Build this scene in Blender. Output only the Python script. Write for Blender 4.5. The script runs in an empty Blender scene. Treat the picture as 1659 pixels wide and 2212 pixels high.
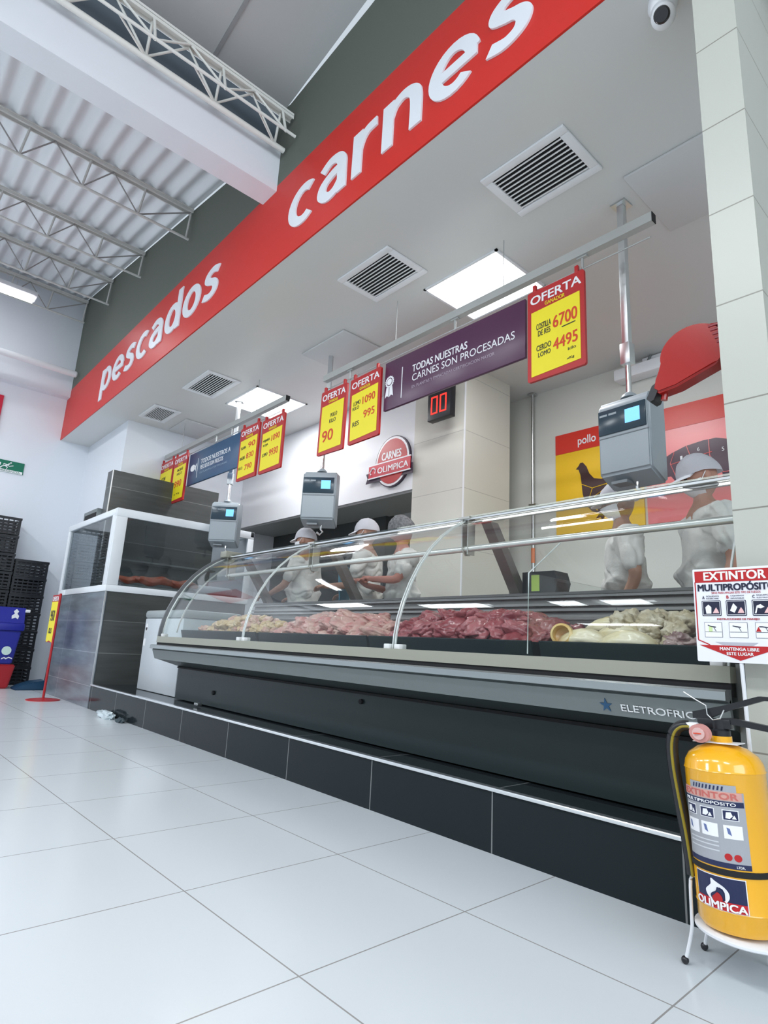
import bpy, bmesh, math, random
from math import sin, cos, pi, radians as R
from mathutils import Vector, Matrix, noise, Euler
random.seed(7)
SC = bpy.context.scene
COL = SC.collection
# ------------------------------------------------------------------ camera
cam_d = bpy.data.cameras.new('camera'); cam = bpy.data.objects.new('camera', cam_d); COL.objects.link(cam)
cam_d.sensor_fit = 'HORIZONTAL'; cam_d.sensor_width = 36; cam_d.lens = 36 * 1292.8 / 1659
cam_d.clip_start = 0.02; cam_d.clip_end = 200
rx, ry, rz = Vector((0.66697418, 0.74325321, 0.05215463)), Vector((-0.13157883, 0.186395, -0.97362411)), Vector((-0.73337061, 0.6425197, 0.22211704))
m = Matrix.Identity(4)
for i in range(3):
    m[i][0] = rx[i]; m[i][1] = -ry[i]; m[i][2] = -rz[i]
m[0][3], m[1][3], m[2][3] = 0, 0, 0.75
cam.matrix_world = m
SC.camera = cam
# ------------------------------------------------------------------ world, exposure
SC.view_settings.view_transform = 'Standard'; SC.view_settings.look = 'None'
SC.view_settings.gamma = 1; SC.view_settings.use_curve_mapping = False
SC.view_settings.exposure = 0.0
W = bpy.data.worlds.new('sky'); SC.world = W; W.use_nodes = True
W.node_tree.nodes['Background'].inputs[0].default_value = (0.80, 0.90, 1.0, 1)
W.node_tree.nodes['Background'].inputs[1].default_value = 0.75

def area(name, loc, size, power, color, rot=(0, 0, 0)):
    l = bpy.data.lights.new(name, 'AREA'); l.shape = 'RECTANGLE'; l.size, l.size_y = size
    l.energy = power; l.color = color
    o = bpy.data.objects.new(name, l); o.location = loc; o.rotation_euler = rot; COL.objects.link(o); return o
# daylight through the open shop front, to the right of and behind the camera
area('daylight_front', (5.5, -2.0, 4.2), (6, 3), 330, (0.82, 0.92, 1.0), (R(90), 0, R(80)))
# rows of fluorescent battens over the shop floor
for i, (lx, ly) in enumerate(((-9.0, -1.2), (-6.5, -1.6), (-4.0, -1.6), (-1.5, -1.6), (1.2, -1.6), (-5, -4.6), (0, -4.6))):
    area('shop_light', (lx, ly, 4.55), (1.3, .5), 62, (0.93, 0.97, 1.0))

# ------------------------------------------------------------------ materials
MATS = {}
def mat(name, col, rough=0.5, metal=0.0, emit=None, estr=1.0, spec=0.5, bump=None, noisec=None, coat=0.0, alpha=None, trans=None):
    if name in MATS: return MATS[name]
    M = bpy.data.materials.new(name); M.use_nodes = True; nt = M.node_tree; b = nt.nodes['Principled BSDF']
    b.inputs['Base Color'].default_value = (*col, 1); b.inputs['Roughness'].default_value = rough
    b.inputs['Metallic'].default_value = metal; b.inputs['Specular IOR Level'].default_value = spec
    b.inputs['Coat Weight'].default_value = coat
    if emit: b.inputs['Emission Color'].default_value = (*emit, 1); b.inputs['Emission Strength'].default_value = estr
    if trans: b.inputs['Transmission Weight'].default_value = trans
    tc = nt.nodes.new('ShaderNodeTexCoord')
    if noisec:   # (scale, other colour, low, high)
        n = nt.nodes.new('ShaderNodeTexNoise'); n.inputs['Scale'].default_value = noisec[0]; n.inputs['Detail'].default_value = 4
        nt.links.new(tc.outputs['Object'], n.inputs['Vector'])
        r = nt.nodes.new('ShaderNodeValToRGB'); r.color_ramp.elements[0].position = noisec[2]; r.color_ramp.elements[1].position = noisec[3]
        r.color_ramp.elements[0].color = (*col, 1); r.color_ramp.elements[1].color = (*noisec[1], 1)
        nt.links.new(n.outputs['Fac'], r.inputs[0]); nt.links.new(r.outputs[0], b.inputs['Base Color'])
    if bump:     # (scale, strength)
        n2 = nt.nodes.new('ShaderNodeTexNoise'); n2.inputs['Scale'].default_value = bump[0]; n2.inputs['Detail'].default_value = 3
        nt.links.new(tc.outputs['Object'], n2.inputs['Vector'])
        bp = nt.nodes.new('ShaderNodeBump'); bp.inputs['Strength'].default_value = bump[1]; bp.inputs['Distance'].default_value = 0.01
        nt.links.new(n2.outputs['Fac'], bp.inputs['Height']); nt.links.new(bp.outputs[0], b.inputs['Normal'])
    MATS[name] = M; return M

def brick_mat(name, col, col2, grout, w, h, mortar, axes, off=(0, 0), rough=0.3, rot=0.0, stagger=0.0, spec=0.5, streak=None, bumpy=0.0):
    """tiles laid in world axes; axes picks which world axes give the tile's u and v"""
    M = bpy.data.materials.new(name); M.use_nodes = True; nt = M.node_tree; b = nt.nodes['Principled BSDF']
    b.inputs['Roughness'].default_value = rough; b.inputs['Specular IOR Level'].default_value = spec
    g = nt.nodes.new('ShaderNodeNewGeometry'); s = nt.nodes.new('ShaderNodeSeparateXYZ'); c = nt.nodes.new('ShaderNodeCombineXYZ')
    nt.links.new(g.outputs['Position'], s.inputs[0])
    nt.links.new(s.outputs[axes[0]], c.inputs[0]); nt.links.new(s.outputs[axes[1]], c.inputs[1])
    mp = nt.nodes.new('ShaderNodeMapping'); mp.inputs['Location'].default_value = (off[0], off[1], 0); mp.inputs['Rotation'].default_value = (0, 0, rot)
    nt.links.new(c.outputs[0], mp.inputs[0])
    br = nt.nodes.new('ShaderNodeTexBrick'); br.offset = stagger; br.squash = 1
    br.inputs['Scale'].default_value = 1; br.inputs['Brick Width'].default_value = w; br.inputs['Row Height'].default_value = h
    br.inputs['Mortar Size'].default_value = mortar; br.inputs['Mortar Smooth'].default_value = 0.0; br.inputs['Bias'].default_value = 0
    br.inputs['Color1'].default_value = (*col, 1); br.inputs['Color2'].default_value = (*col2, 1); br.inputs['Mortar'].default_value = (*grout, 1)
    nt.links.new(mp.outputs[0], br.inputs['Vector'])
    last = br.outputs['Color']
    if streak:
        n = nt.nodes.new('ShaderNodeTexNoise'); m2 = nt.nodes.new('ShaderNodeMapping'); m2.inputs['Scale'].default_value = streak
        n.inputs['Scale'].default_value = 1; n.inputs['Detail'].default_value = 5
        nt.links.new(g.outputs['Position'], m2.inputs[0]); nt.links.new(m2.outputs[0], n.inputs['Vector'])
        mx = nt.nodes.new('ShaderNodeMix'); mx.data_type = 'RGBA'; mx.blend_type = 'MULTIPLY'; mx.inputs[0].default_value = 0.8
        r = nt.nodes.new('ShaderNodeValToRGB'); r.color_ramp.elements[0].position = .3; r.color_ramp.elements[1].position = .7
        r.color_ramp.elements[0].color = (.55, .55, .55, 1); r.color_ramp.elements[1].color = (1, 1, 1, 1)
        nt.links.new(n.outputs['Fac'], r.inputs[0]); nt.links.new(last, mx.inputs[6]); nt.links.new(r.outputs[0], mx.inputs[7]); last = mx.outputs[2]
    nt.links.new(last, b.inputs['Base Color'])
    return M

def glass_mat(name, tint=(1, 1, 1), ior=1.45, boost=1.0):
    M = bpy.data.materials.new(name); M.use_nodes = True; nt = M.node_tree; nt.nodes.clear()
    o = nt.nodes.new('ShaderNodeOutputMaterial'); mx = nt.nodes.new('ShaderNodeMixShader'); t = nt.nodes.new('ShaderNodeBsdfTransparent')
    gl = nt.nodes.new('ShaderNodeBsdfGlossy'); gl.inputs['Roughness'].default_value = 0.01
    lw = nt.nodes.new('ShaderNodeLayerWeight'); lw.inputs['Blend'].default_value = .5
    pw = nt.nodes.new('ShaderNodeMath'); pw.operation = 'POWER'; pw.inputs[1].default_value = 4.5
    f = nt.nodes.new('ShaderNodeMath'); f.operation = 'MULTIPLY_ADD'; f.inputs[1].default_value = .93; f.inputs[2].default_value = ((ior - 1) / (ior + 1)) ** 2 * boost
    nt.links.new(lw.outputs['Facing'], pw.inputs[0]); nt.links.new(pw.outputs[0], f.inputs[0])
    t.inputs[0].default_value = (*tint, 1)
    nt.links.new(f.outputs[0], mx.inputs[0]); nt.links.new(t.outputs[0], mx.inputs[1]); nt.links.new(gl.outputs[0], mx.inputs[2])
    nt.links.new(mx.outputs[0], o.inputs[0]); return M

WHITE = mat('white_paint', (.80, .81, .83), .55, bump=(60, .03))
WALLW = mat('wall_white', (.76, .79, .84), .6, bump=(40, .03))
CEIL = mat('ceiling_paint', (.66, .66, .645), .38)
BACKW = mat('back_wall_panel', (.66, .66, .61), .45)
OLIVE = mat('olive_grey_paint', (.125, .14, .115), .7, bump=(30, .05))
RED = mat('red_fascia', (.62, .018, .010), .42)
LETTER = mat('white_letter', (.80, .82, .86), .4)
STEEL = mat('brushed_steel', (.62, .63, .62), .28, 1.0)
ALU = mat('aluminium', (.70, .72, .73), .32, .9)
DARKST = mat('dark_steel', (.020, .031, .033), .30, .1, spec=.3)
GREYM = mat('grey_metal', (.19, .215, .215), .38, .5)
CREAM = mat('cream_enamel', (.30, .30, .245), .30)
BLACK = mat('black_plastic', (.012, .013, .016), .35)
BLACKM = mat('black_matt', (.01, .01, .011), .8)
GLASS = glass_mat('clear_glass', (.965, .98, .975), boost=.5)
GLASSD = glass_mat('smoky_glass', (.72, .76, .78))
TRAY = mat('dark_tray', (.004, .014, .017), .35, spec=.2)
SKIN = mat('skin', (.36, .19, .13), .5)
COAT = mat('white_cloth', (.64, .625, .59), .85, bump=(22, .6), noisec=(5, (.54, .53, .51), .42, .62))
CAPM = mat('cap_cloth', (.80, .80, .84), .8, bump=(30, .3))
MASKM = mat('mask_cloth', (.84, .85, .88), .8)
NETM = mat('hair_net_cloth', (.22, .22, .23), .8, bump=(60, .8), noisec=(50, (.36, .36, .37), .4, .6))
TROUS = mat('white_trousers', (.55, .55, .56), .85)
SHINE = mat('chrome', (.8, .8, .8), .12, 1.0)
LIGHTP = mat('light_diffuser', (1, 1, 1), .5, emit=(.97, .99, 1.0), estr=9)
TUBEL = mat('fluorescent_tube', (1, 1, 1), .5, emit=(.93, .97, 1.0), estr=14)
YEL = mat('price_card_yellow', (.88, .74, .012), .45)
SIGNR = mat('sign_red', (.46, .012, .014), .4)
INKR = mat('red_ink', (.66, .05, .01), .5)
INKB = mat('black_ink', (.02, .02, .02), .5)
SW = mat('print_white', (.85, .85, .87), .4)

# ------------------------------------------------------------------ builders
def BM(): return bmesh.new()
def box(bm, x0, x1, y0, y1, z0, z1, bev=0, seg=2):
    vs = [bm.verts.new(p) for p in ((x0, y0, z0), (x1, y0, z0), (x1, y1, z0), (x0, y1, z0), (x0, y0, z1), (x1, y0, z1), (x1, y1, z1), (x0, y1, z1))]
    fs = [bm.faces.new([vs[i] for i in f]) for f in ((0, 3, 2, 1), (4, 5, 6, 7), (0, 1, 5, 4), (1, 2, 6, 5), (2, 3, 7, 6), (3, 0, 4, 7))]
    if bev:
        es = list({e for f in fs for e in f.edges})
        bmesh.ops.bevel(bm, geom=es, offset=bev, segments=seg, affect='EDGES', profile=.5)
def tube(bm, pts, r, n=10, closed=False, taper=None):
    pts = [Vector(p) for p in pts]; rings = []
    for i, p in enumerate(pts):
        a = pts[i - 1] if i or closed else pts[i]; b = pts[(i + 1) % len(pts)] if i < len(pts) - 1 or closed else pts[i]
        d = (b - a).normalized(); up = Vector((0, 0, 1)) if abs(d.z) < .95 else Vector((0, 1, 0))
        u = d.cross(up).normalized(); v = d.cross(u); rr = r[i] if isinstance(r, (list, tuple)) else r
        rings.append([bm.verts.new(p + (u * cos(2 * pi * k / n) + v * sin(2 * pi * k / n)) * rr) for k in range(n)])
    for i in range(len(rings) - (0 if closed else 1)):
        A, B = rings[i], rings[(i + 1) % len(rings)]
        for k in range(n): bm.faces.new((A[k], A[(k + 1) % n], B[(k + 1) % n], B[k]))
    if not closed: bm.faces.new(rings[0][::-1]); bm.faces.new(rings[-1])
def lathe(bm, prof, c=(0, 0), n=32, cap=True):
    rings = [[bm.verts.new((c[0] + r * cos(2 * pi * k / n), c[1] + r * sin(2 * pi * k / n), z)) for k in range(n)] for r, z in prof]
    for A, B in zip(rings, rings[1:]):
        for k in range(n): bm.faces.new((A[k], A[(k + 1) % n], B[(k + 1) % n], B[k]))
    if cap: bm.faces.new(rings[0][::-1]); bm.faces.new(rings[-1])
def prism(bm, poly, a0, a1, axis='x'):
    """extrude a 2-D polygon: axis x -> poly is (y,z); axis y -> (x,z); axis z -> (x,y)"""
    def P(p, a): return {'x': (a, p[0], p[1]), 'y': (p[0], a, p[1]), 'z': (p[0], p[1], a)}[axis]
    A = [bm.verts.new(P(p, a0)) for p in poly]; B = [bm.verts.new(P(p, a1)) for p in poly]; n = len(poly)
    bm.faces.new(A[::-1]); bm.faces.new(B)
    for k in range(n): bm.faces.new((A[k], A[(k + 1) % n], B[(k + 1) % n], B[k]))
def strip(bm, prof, a0, a1, th, axis='x'):
    """a sheet of thickness th following an open profile, extruded along the axis"""
    pr = [Vector(p) for p in prof]; off = []
    for i, p in enumerate(pr):
        a = pr[max(i - 1, 0)]; b = pr[min(i + 1, len(pr) - 1)]; d = (b - a).normalized(); off.append(p + Vector((-d.y, d.x)) * th)
    prism(bm, [tuple(p) for p in pr] + [tuple(p) for p in off[::-1]], a0, a1, axis)
def obj(name, bm, material, parent=None, smooth=False, label=None):
    bmesh.ops.recalc_face_normals(bm, faces=bm.faces)
    me = bpy.data.meshes.new(name); bm.to_mesh(me); bm.free(); me.materials.append(material)
    if smooth:
        me.polygons.foreach_set('use_smooth', [True] * len(me.polygons))
        try: me.set_sharp_from_angle(angle=R(40))
        except Exception: pass
    o = bpy.data.objects.new(name, me); COL.objects.link(o)
    if parent: o.parent = parent
    if label: o['label'] = label
    return o
def bx(name, b, material, parent=None, bev=0, label=None):
    bm = BM(); box(bm, *b, bev=bev); return obj(name, bm, material, parent, smooth=bev > 0, label=label)
def tag(o, label, cat, group=None):
    o['label'] = label; o['category'] = cat
    if group: o['group'] = group
    return o
def thing(name, label, cat, loc=(0, 0, 0), rz=0, group=None):
    o = bpy.data.objects.new(name, None); COL.objects.link(o); o.empty_display_size = .05
    o.location = loc; o.rotation_euler = (0, 0, rz); return tag(o, label, cat, group)
def struct(name, bm, material, smooth=False):
    o = obj(name, bm, material, None, smooth); o['kind'] = 'structure'; return o
def sbox(name, b, material):
    bm = BM(); box(bm, *b); return struct(name, bm, material)
def dup(root, loc=None, rz=None, label=None, group=None):
    r = root.copy(); COL.objects.link(r)
    if loc is not None: r.location = loc
    if rz is not None: r.rotation_euler = (0, 0, rz)
    if label: r['label'] = label
    if group: r['group'] = group
    for ch in list(root.children):
        c = ch.copy(); COL.objects.link(c); c.parent = r
        for g in list(ch.children):
            d = g.copy(); COL.objects.link(d); d.parent = c
    return r
_tc = {}
def glyphs(s, bold=0.0, ext=0.0):
    k = (s, bold, ext)
    if k not in _tc:
        cu = bpy.data.curves.new('glyphs', 'FONT'); cu.body = s; cu.resolution_u = 4
        to = bpy.data.objects.new('glyphs', cu); COL.objects.link(to)
        bpy.context.view_layer.update()
        dg = bpy.context.evaluated_depsgraph_get()
        me = bpy.data.meshes.new_from_object(to.evaluated_get(dg)); _tc[k] = me
        bpy.data.objects.remove(to); bpy.data.curves.remove(cu)
    return _tc[k]
def text_bm(bm, s, x0, x1, z0, z1, y, bold=0.0, th=0.001, slope=0.0, keep=False):
    """writing in the XZ plane facing -Y, stretched into the given box"""
    me = glyphs(s, bold, 0.0); tmp = BM(); tmp.from_mesh(me)
    xs = [v.co.x for v in tmp.verts]; ys = [v.co.y for v in tmp.verts]
    ax, bx_, ay, by = min(xs), max(xs), min(ys), max(ys)
    if keep: sc = (z1 - z0) / (by - ay); x1 = x0 + (bx_ - ax) * sc
    for v in tmp.verts:
        u = (v.co.x - ax) / (bx_ - ax or 1); w = (v.co.y - ay) / (by - ay or 1)
        v.co = (x0 + u * (x1 - x0), y, z0 + w * (z1 - z0) + slope * (u - .5) * (x1 - x0))
    bmesh.ops.remove_doubles(tmp, verts=tmp.verts, dist=1e-7)
    if bold >= .02:      # heavier strokes: the outline laid down again a hair to each side
        bw = bold * .62 * (z1 - z0); g0 = list(tmp.faces)
        for q, (ox, oz) in enumerate(((bw, bw * .6), (-bw, bw * .6), (bw, -bw * .6), (-bw, -bw * .6))):
            r = bmesh.ops.duplicate(tmp, geom=g0); bmesh.ops.translate(tmp, verts=[e for e in r['geom'] if isinstance(e, bmesh.types.BMVert)], vec=(ox, -.00015 * (q + 1) - (.0012 if th > .01 else 0) * 0, oz))
    r = bmesh.ops.extrude_face_region(tmp, geom=list(tmp.faces))
    bmesh.ops.translate(tmp, verts=[e for e in r['geom'] if isinstance(e, bmesh.types.BMVert)], vec=(0, -th, 0))
    m2 = bpy.data.meshes.new('t'); tmp.to_mesh(m2); tmp.free(); bm.from_mesh(m2); bpy.data.meshes.remove(m2)
def text(s, x0, x1, z0, z1, y, material, parent, bold=0.0, th=0.001, slope=0.0, name='lettering', keep=False):
    bm = BM(); text_bm(bm, s, x0, x1, z0, z1, y, bold, th, slope, keep); return obj(name, bm, material, parent)
def plate(name, poly, y, th, material, parent, label=None):
    bm = BM(); prism(bm, poly, y - th, y, 'y'); return obj(name, bm, material, parent, label=label)
def rect(x0, x1, z0, z1): return [(x0, z0), (x1, z0), (x1, z1), (x0, z1)]
def rrect(x0, x1, z0, z1, r, n=5):
    P = []
    for cx, cz, a in ((x1 - r, z0 + r, -90), (x1 - r, z1 - r, 0), (x0 + r, z1 - r, 90), (x0 + r, z0 + r, 180)):
        P += [(cx + r * cos(R(a + 90 * k / n)), cz + r * sin(R(a + 90 * k / n))) for k in range(n + 1)]
    return P
def ell(cx, cz, rx_, rz_, n=32, a0=0, a1=360):
    return [(cx + rx_ * cos(R(a0 + (a1 - a0) * k / n)), cz + rz_ * sin(R(a0 + (a1 - a0) * k / n))) for k in range(n if a1 - a0 == 360 else n + 1)]
def ring_frame(bm, o, i, y0, y1):
    """rectangular frame: outer box o=(x0,x1,z0,z1), inner box i, between y0 and y1"""
    box(bm, o[0], o[1], y0, y1, o[2], i[2]); box(bm, o[0], o[1], y0, y1, i[3], o[3])
    box(bm, o[0], i[0], y0, y1, i[2], i[3]); box(bm, i[1], o[1], y0, y1, i[2], i[3])

# ================================================================== SETTING
YF = 2.04       # plane of fascia and plinth
CZ = 3.66       # soffit height
XL = -10.1
FLOOR = brick_mat('floor_tiles', (.64, .675, .70), (.628, .665, .692), (.30, .29, .28), .602, .6, .0022, ('X', 'Y'), (1.27 + 12.04, -.972 + 12), .20, R(-1.2))
sbox('floor', (XL - .2, 7, -9, 5.6, -.1, 0), FLOOR)
sbox('wall_left', (XL - .2, XL, -9, 5.6, 0, 6.4), WALLW)
sbox('trim_1', (XL, XL + .16, -3, YF, 4.33, 6.2), WALLW)            # deeper upper part of the left wall
sbox('wall_back', (XL - .2, 7, 5.43, 5.6, 0, CZ), BACKW)
sbox('wall_corner', (XL, -8.3, 2.47, 5.43, 0, CZ), WALLW)
bm = BM(); box(bm, XL, 7, YF + .013, 5.5, CZ, CZ + .1); struct('ceiling', bm, CEIL)
sbox('wall_fascia', (XL, 7, YF, YF + .012, CZ, 4.46), RED)
bm = BM(); prism(bm, [(XL, 4.46), (7, 4.46), (7, 6.4), (-2.8, 5.30), (-3.82, 5.228), (-3.9, 5.25), (-4.2, 5.04), (-4.94, 5.15), (XL, 6.05)], YF, YF + .25, 'y')
struct('wall_upper', bm, OLIVE)
PILT = brick_mat('pillar_tiles', (.47, .475, .42), (.465, .47, .42), (.22, .21, .18), 3.0, .357, .0025, ('X', 'Z'), (30, -.158), .35)
sbox('wall_pillar', (-.648, -.508, 2.02, 2.62, 0, 6.5), PILT)
COLT = brick_mat('column_tiles', (.64, .625, .55), (.635, .62, .55), (.42, .41, .37), 8, .60, .003, ('X', 'Z'), (30, .07), .4)
sbox('wall_column', (-4.47, -3.75, 4.3, 5.04, 0, CZ), COLT)
sbox('trim_2', (-3.755, -3.742, 4.292, 4.305, 0, CZ), WHITE)         # corner bead of the column
sbox('wall_bulkhead', (-8.3, -4.47, 4.3, 5.43, 2.43, CZ), WHITE)
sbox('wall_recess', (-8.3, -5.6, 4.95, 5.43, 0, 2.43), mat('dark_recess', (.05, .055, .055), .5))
sbox('trim_3', (-8.3, -4.47, 4.32, 5.0, 2.405, 2.432), mat('grey_soffit', (.34, .35, .34), .5))
# raised floor behind the counters
sbox('floor_raised', (-8.3, -.66, 2.62, 5.43, 0, .12), mat('service_floor', (.4, .4, .4), .5))
# plinth under the counters
PL = brick_mat('plinth_tiles', (.016, .022, .025), (.018, .023, .026), (.20, .21, .21), .7265, .6, .003, ('X', 'Z'), (.865 + 10.171, .1), .10, spec=.12)
sbox('wall_plinth', (-6.73, -.66, YF, 2.62, 0, .232), PL)
bm = BM(); box(bm, -6.73, -.85, YF - .010, YF + .022, .224, .240, .004); struct('trim_4', bm, mat('plinth_edge_aluminium', (.85, .87, .88), .22, .9))
# corrugated roof to the left of the main beam, smooth lining to the right
def zroof(x): return 4.985 + .171 * (-4.12 - x)
bm = BM(); N = 12; NY = int(6.0 / .178 * N); xs = [-4.1, -6, -8, XL - .1]; vv = []
for j in range(NY + 1):
    y = YF - j * .178 / N; w = .026 * cos(2 * pi * j / N)
    vv.append([bm.verts.new((x, y, zroof(x) + .03 + w)) for x in xs] + [bm.verts.new((x, y, zroof(x) + .045 + w)) for x in xs[::-1]])
for a, b in zip(vv, vv[1:]):
    for k in range(8): bm.faces.new((a[k], a[(k + 1) % 8], b[(k + 1) % 8], b[k]))
struct('ceiling_roof_corrugated', bm, mat('corrugated_sheet', (.74, .76, .78), .5), True)
bm = BM(); prism(bm, [(-3.9, 5.22), (7, 6.92), (7, 6.97), (-3.9, 5.27)], -6, 2.035, 'y'); struct('ceiling_roof_lining', bm, mat('roof_lining', (.50, .50, .495), .5))
bm = BM()
for y in (.25, 1.35):
    prism(bm, [(-3.9, 5.205), (7, 6.905), (7, 6.925), (-3.9, 5.225)], y, y + .025, 'y')
struct('trim_5', bm, mat('roof_seam', (.30, .30, .30), .6))
# main beam and the dark gutter above it
sbox('ceiling_beam', (-4.12, -3.9, -6, YF, 4.41, 4.805), mat('beam_white', (.80, .82, .86), .6, bump=(8, .15)))
sbox('trim_6', (-4.14, -4.0, -6, YF, 4.80, 5.24), mat('gutter_dark', (.09, .115, .14), .5))

# ------------------------------------------------------------------ fascia words
def arc(cx, cz, rx_, rz_, a0, a1, n=26): return [(cx + rx_ * cos(R(a0 + (a1 - a0) * k / n)), cz + rz_ * sin(R(a0 + (a1 - a0) * k / n))) for k in range(n + 1)]
def spline(P, n=8):
    P = [Vector(p) for p in P]; o = []
    for i in range(len(P) - 1):
        p, b, c, d = P[max(i - 1, 0)], P[i], P[i + 1], P[min(i + 2, len(P) - 1)]
        for k in range(n):
            t_ = k / n; o.append(.5 * ((2 * b) + (c - p) * t_ + (2 * p - 5 * b + 4 * c - d) * t_ ** 2 + (3 * b - p - 3 * c + d) * t_ ** 3))
    return [tuple(v) for v in o + [P[-1]]]
STROKES = {   # letter: (width, centre lines); x height is 1
 'c': (.66, [arc(.40, .5, .30, .41, 52, 308)]),
 'a': (.70, [spline([(.10, .80), (.28, .915), (.46, .88), (.565, .72), (.58, .45), (.59, .0)]), spline([(.58, .585), (.36, .57), (.15, .45), (.12, .24), (.27, .085), (.45, .12), (.58, .28)])]),
 'r': (.50, [[(.10, 0), (.10, 1.0)], spline([(.10, .55), (.17, .76), (.30, .885), (.49, .905)])]),
 'n': (.72, [[(.10, 0), (.10, 1.0)], spline([(.10, .60), (.19, .82), (.38, .915), (.54, .83), (.61, .62), (.61, .0)])]),
 'e': (.74, [arc(.38, .5, .29, .41, 8, 312), [(.10, .49), (.73, .49)]]),
 's': (.60, [spline([(.56, .82), (.36, .915), (.17, .84), (.14, .68), (.28, .56), (.42, .47), (.49, .32), (.43, .15), (.25, .085), (.04, .17)])]),
 'p': (.74, [[(.10, -.34), (.10, 1.0)], arc(.385, .5, .26, .41, -180, 180)]),
 'd': (.74, [[(.64, 0), (.64, 1.38)], arc(.355, .5, .26, .41, 0, 360)]),
 'o': (.76, [arc(.38, .5, .285, .41, 0, 360)])}
def ribbon(bm, pts, wd, y0, y1, sx, sz, x_, closed=False):
    n = len(pts); A = []; 
    for i, p in enumerate(pts):
        q0 = pts[i - 1] if i else (pts[-2] if closed else p); q1 = pts[i + 1] if i < n - 1 else (pts[1] if closed else p)
        d = Vector((q1[0] - q0[0], q1[1] - q0[1])).normalized(); nx, nz = -d.y * wd / 2, d.x * wd / 2
        A.append([bm.verts.new((x_ + (p[0] + s_ * nx) * sx, y, (p[1] + s_ * nz) * sz)) for y, s_ in ((y0, 1), (y0, -1), (y1, -1), (y1, 1))])
    for a_, b_ in zip(A, A[1:]):
        for k in range(4): bm.faces.new((a_[k], a_[(k + 1) % 4], b_[(k + 1) % 4], b_[k]))
    if not closed: bm.faces.new(A[0][::-1]); bm.faces.new(A[-1])
def word(name, s, x0, x1, zb, xh, label):
    t = thing(name, label, 'sign', (0, YF, zb)); gap = .12
    tot = sum(STROKES[c][0] for c in s) + gap * (len(s) - 1); sx = (x1 - x0) / tot; x = x0
    for ch in s:
        wd, lines = STROKES[ch]; bm = BM()
        for k, l in enumerate(lines):
            cl = (Vector(l[0]) - Vector(l[-1])).length < 1e-4; ribbon(bm, l, .205, -.013 - .0005 * k, -.001, sx, xh, x, cl)
        obj('letter', bm, LETTER, t); x += (wd + gap) * sx
    return t
word('wall_word', 'carnes', -3.64, -1.38, 3.845, .345, 'large white raised word carnes on the red fascia')
word('wall_word', 'pescados', -8.25, -4.83, 3.885, .33, 'white raised word pescados at the far end of the red fascia')

# ------------------------------------------------------------------ ceiling things
def vent(x0, x1, y0, y1, label):
    t = thing('ceiling_vent', label, 'vent', ((x0 + x1) / 2, (y0 + y1) / 2, CZ), group='air vents in the white ceiling')
    w, d = (x1 - x0) / 2, (y1 - y0) / 2; i = .055
    bm = BM(); z0, z1 = -.018, -.001
    box(bm, -w, w, -d, -d + i, z0, z1, .005); box(bm, -w, w, d - i, d, z0, z1, .005); box(bm, -w, -w + i, -d + i, d - i, z0, z1, .005); box(bm, w - i, w, -d + i, d - i, z0, z1, .005)
    obj('frame', bm, WHITE, t, True)
    bx('backing', (-w + i, w - i, -d + i, d - i, -.003, -.001), BLACKM, t)
    for k in range(10):
        y = -d + i + (k + .5) * (2 * d - 2 * i) / 10
        bm = BM(); prism(bm, [(y - .0065, -.017), (y + .0045, -.017), (y + .006, -.004), (y + .002, -.004)], -w + i, w - i, 'x'); obj('slat', bm, WHITE, t)
    return t
vent(-2.09, -1.50, 2.485, 2.925, 'slatted ceiling vent nearest the camera, beside the ceiling camera')
vent(-3.58, -2.97, 2.495, 2.925, 'slatted ceiling vent between the nearest vent and the near lit light panel')
vent(-6.65, -5.95, 2.52, 2.925, 'slatted ceiling vent beside the far lit light panel')
vent(-8.0, -7.42, 2.495, 2.85, 'slatted ceiling vent furthest away by the left wall')
def panel_light(x0, x1, y0, y1, label):
    t = thing('ceiling_light', label, 'light', ((x0 + x1) / 2, (y0 + y1) / 2, CZ), group='lit square ceiling panels')
    w, d = (x1 - x0) / 2, (y1 - y0) / 2
    bm = BM(); ring = ((-w, w, -d, -d + .02), (-w, w, d - .02, d), (-w, -w + .02, -d, d), (w - .02, w, -d, d))
    for a in ring: box(bm, *a, -.012, -.001)
    obj('frame', bm, WHITE, t); bx('diffuser', (-w + .02, w - .02, -d + .02, d - .02, -.009, -.002), LIGHTP, t)
    l = bpy.data.lights.new('panel_glow', 'AREA'); l.shape = 'RECTANGLE'; l.size, l.size_y = 2 * w - .05, 2 * d - .05; l.energy = 26; l.color = (.97, .98, 1.0)
    lo = bpy.data.objects.new('panel_glow', l); lo.location = (0, 0, -.02); COL.objects.link(lo); lo.parent = t
panel_light(-3.17, -2.42, 3.08, 3.72, 'brightly lit square ceiling panel above the purple banner')
panel_light(-6.69, -5.91, 3.11, 3.82, 'brightly lit ceiling panel above the blue banner')
def hatch(x0, x1, y0, y1, label):
    bm = BM(); box(bm, x0, x1, y0, y1, CZ - .02, CZ - .001, .006); o = obj('ceiling_hatch', bm, mat('hatch_white', (.62, .62, .62), .5), None, True); tag(o, label, 'hatch', 'access hatches in the white ceiling')
hatch(-1.45, -.66, 3.08, 3.75, 'flat ceiling access hatch nearest the tiled pillar')
hatch(-4.86, -4.16, 3.02, 3.55, 'flat ceiling access hatch above the left end of the near sign rail')
hatch(-8.18, -7.61, 3.0, 3.48, 'flat ceiling access hatch by the furthest slatted vent')
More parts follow.
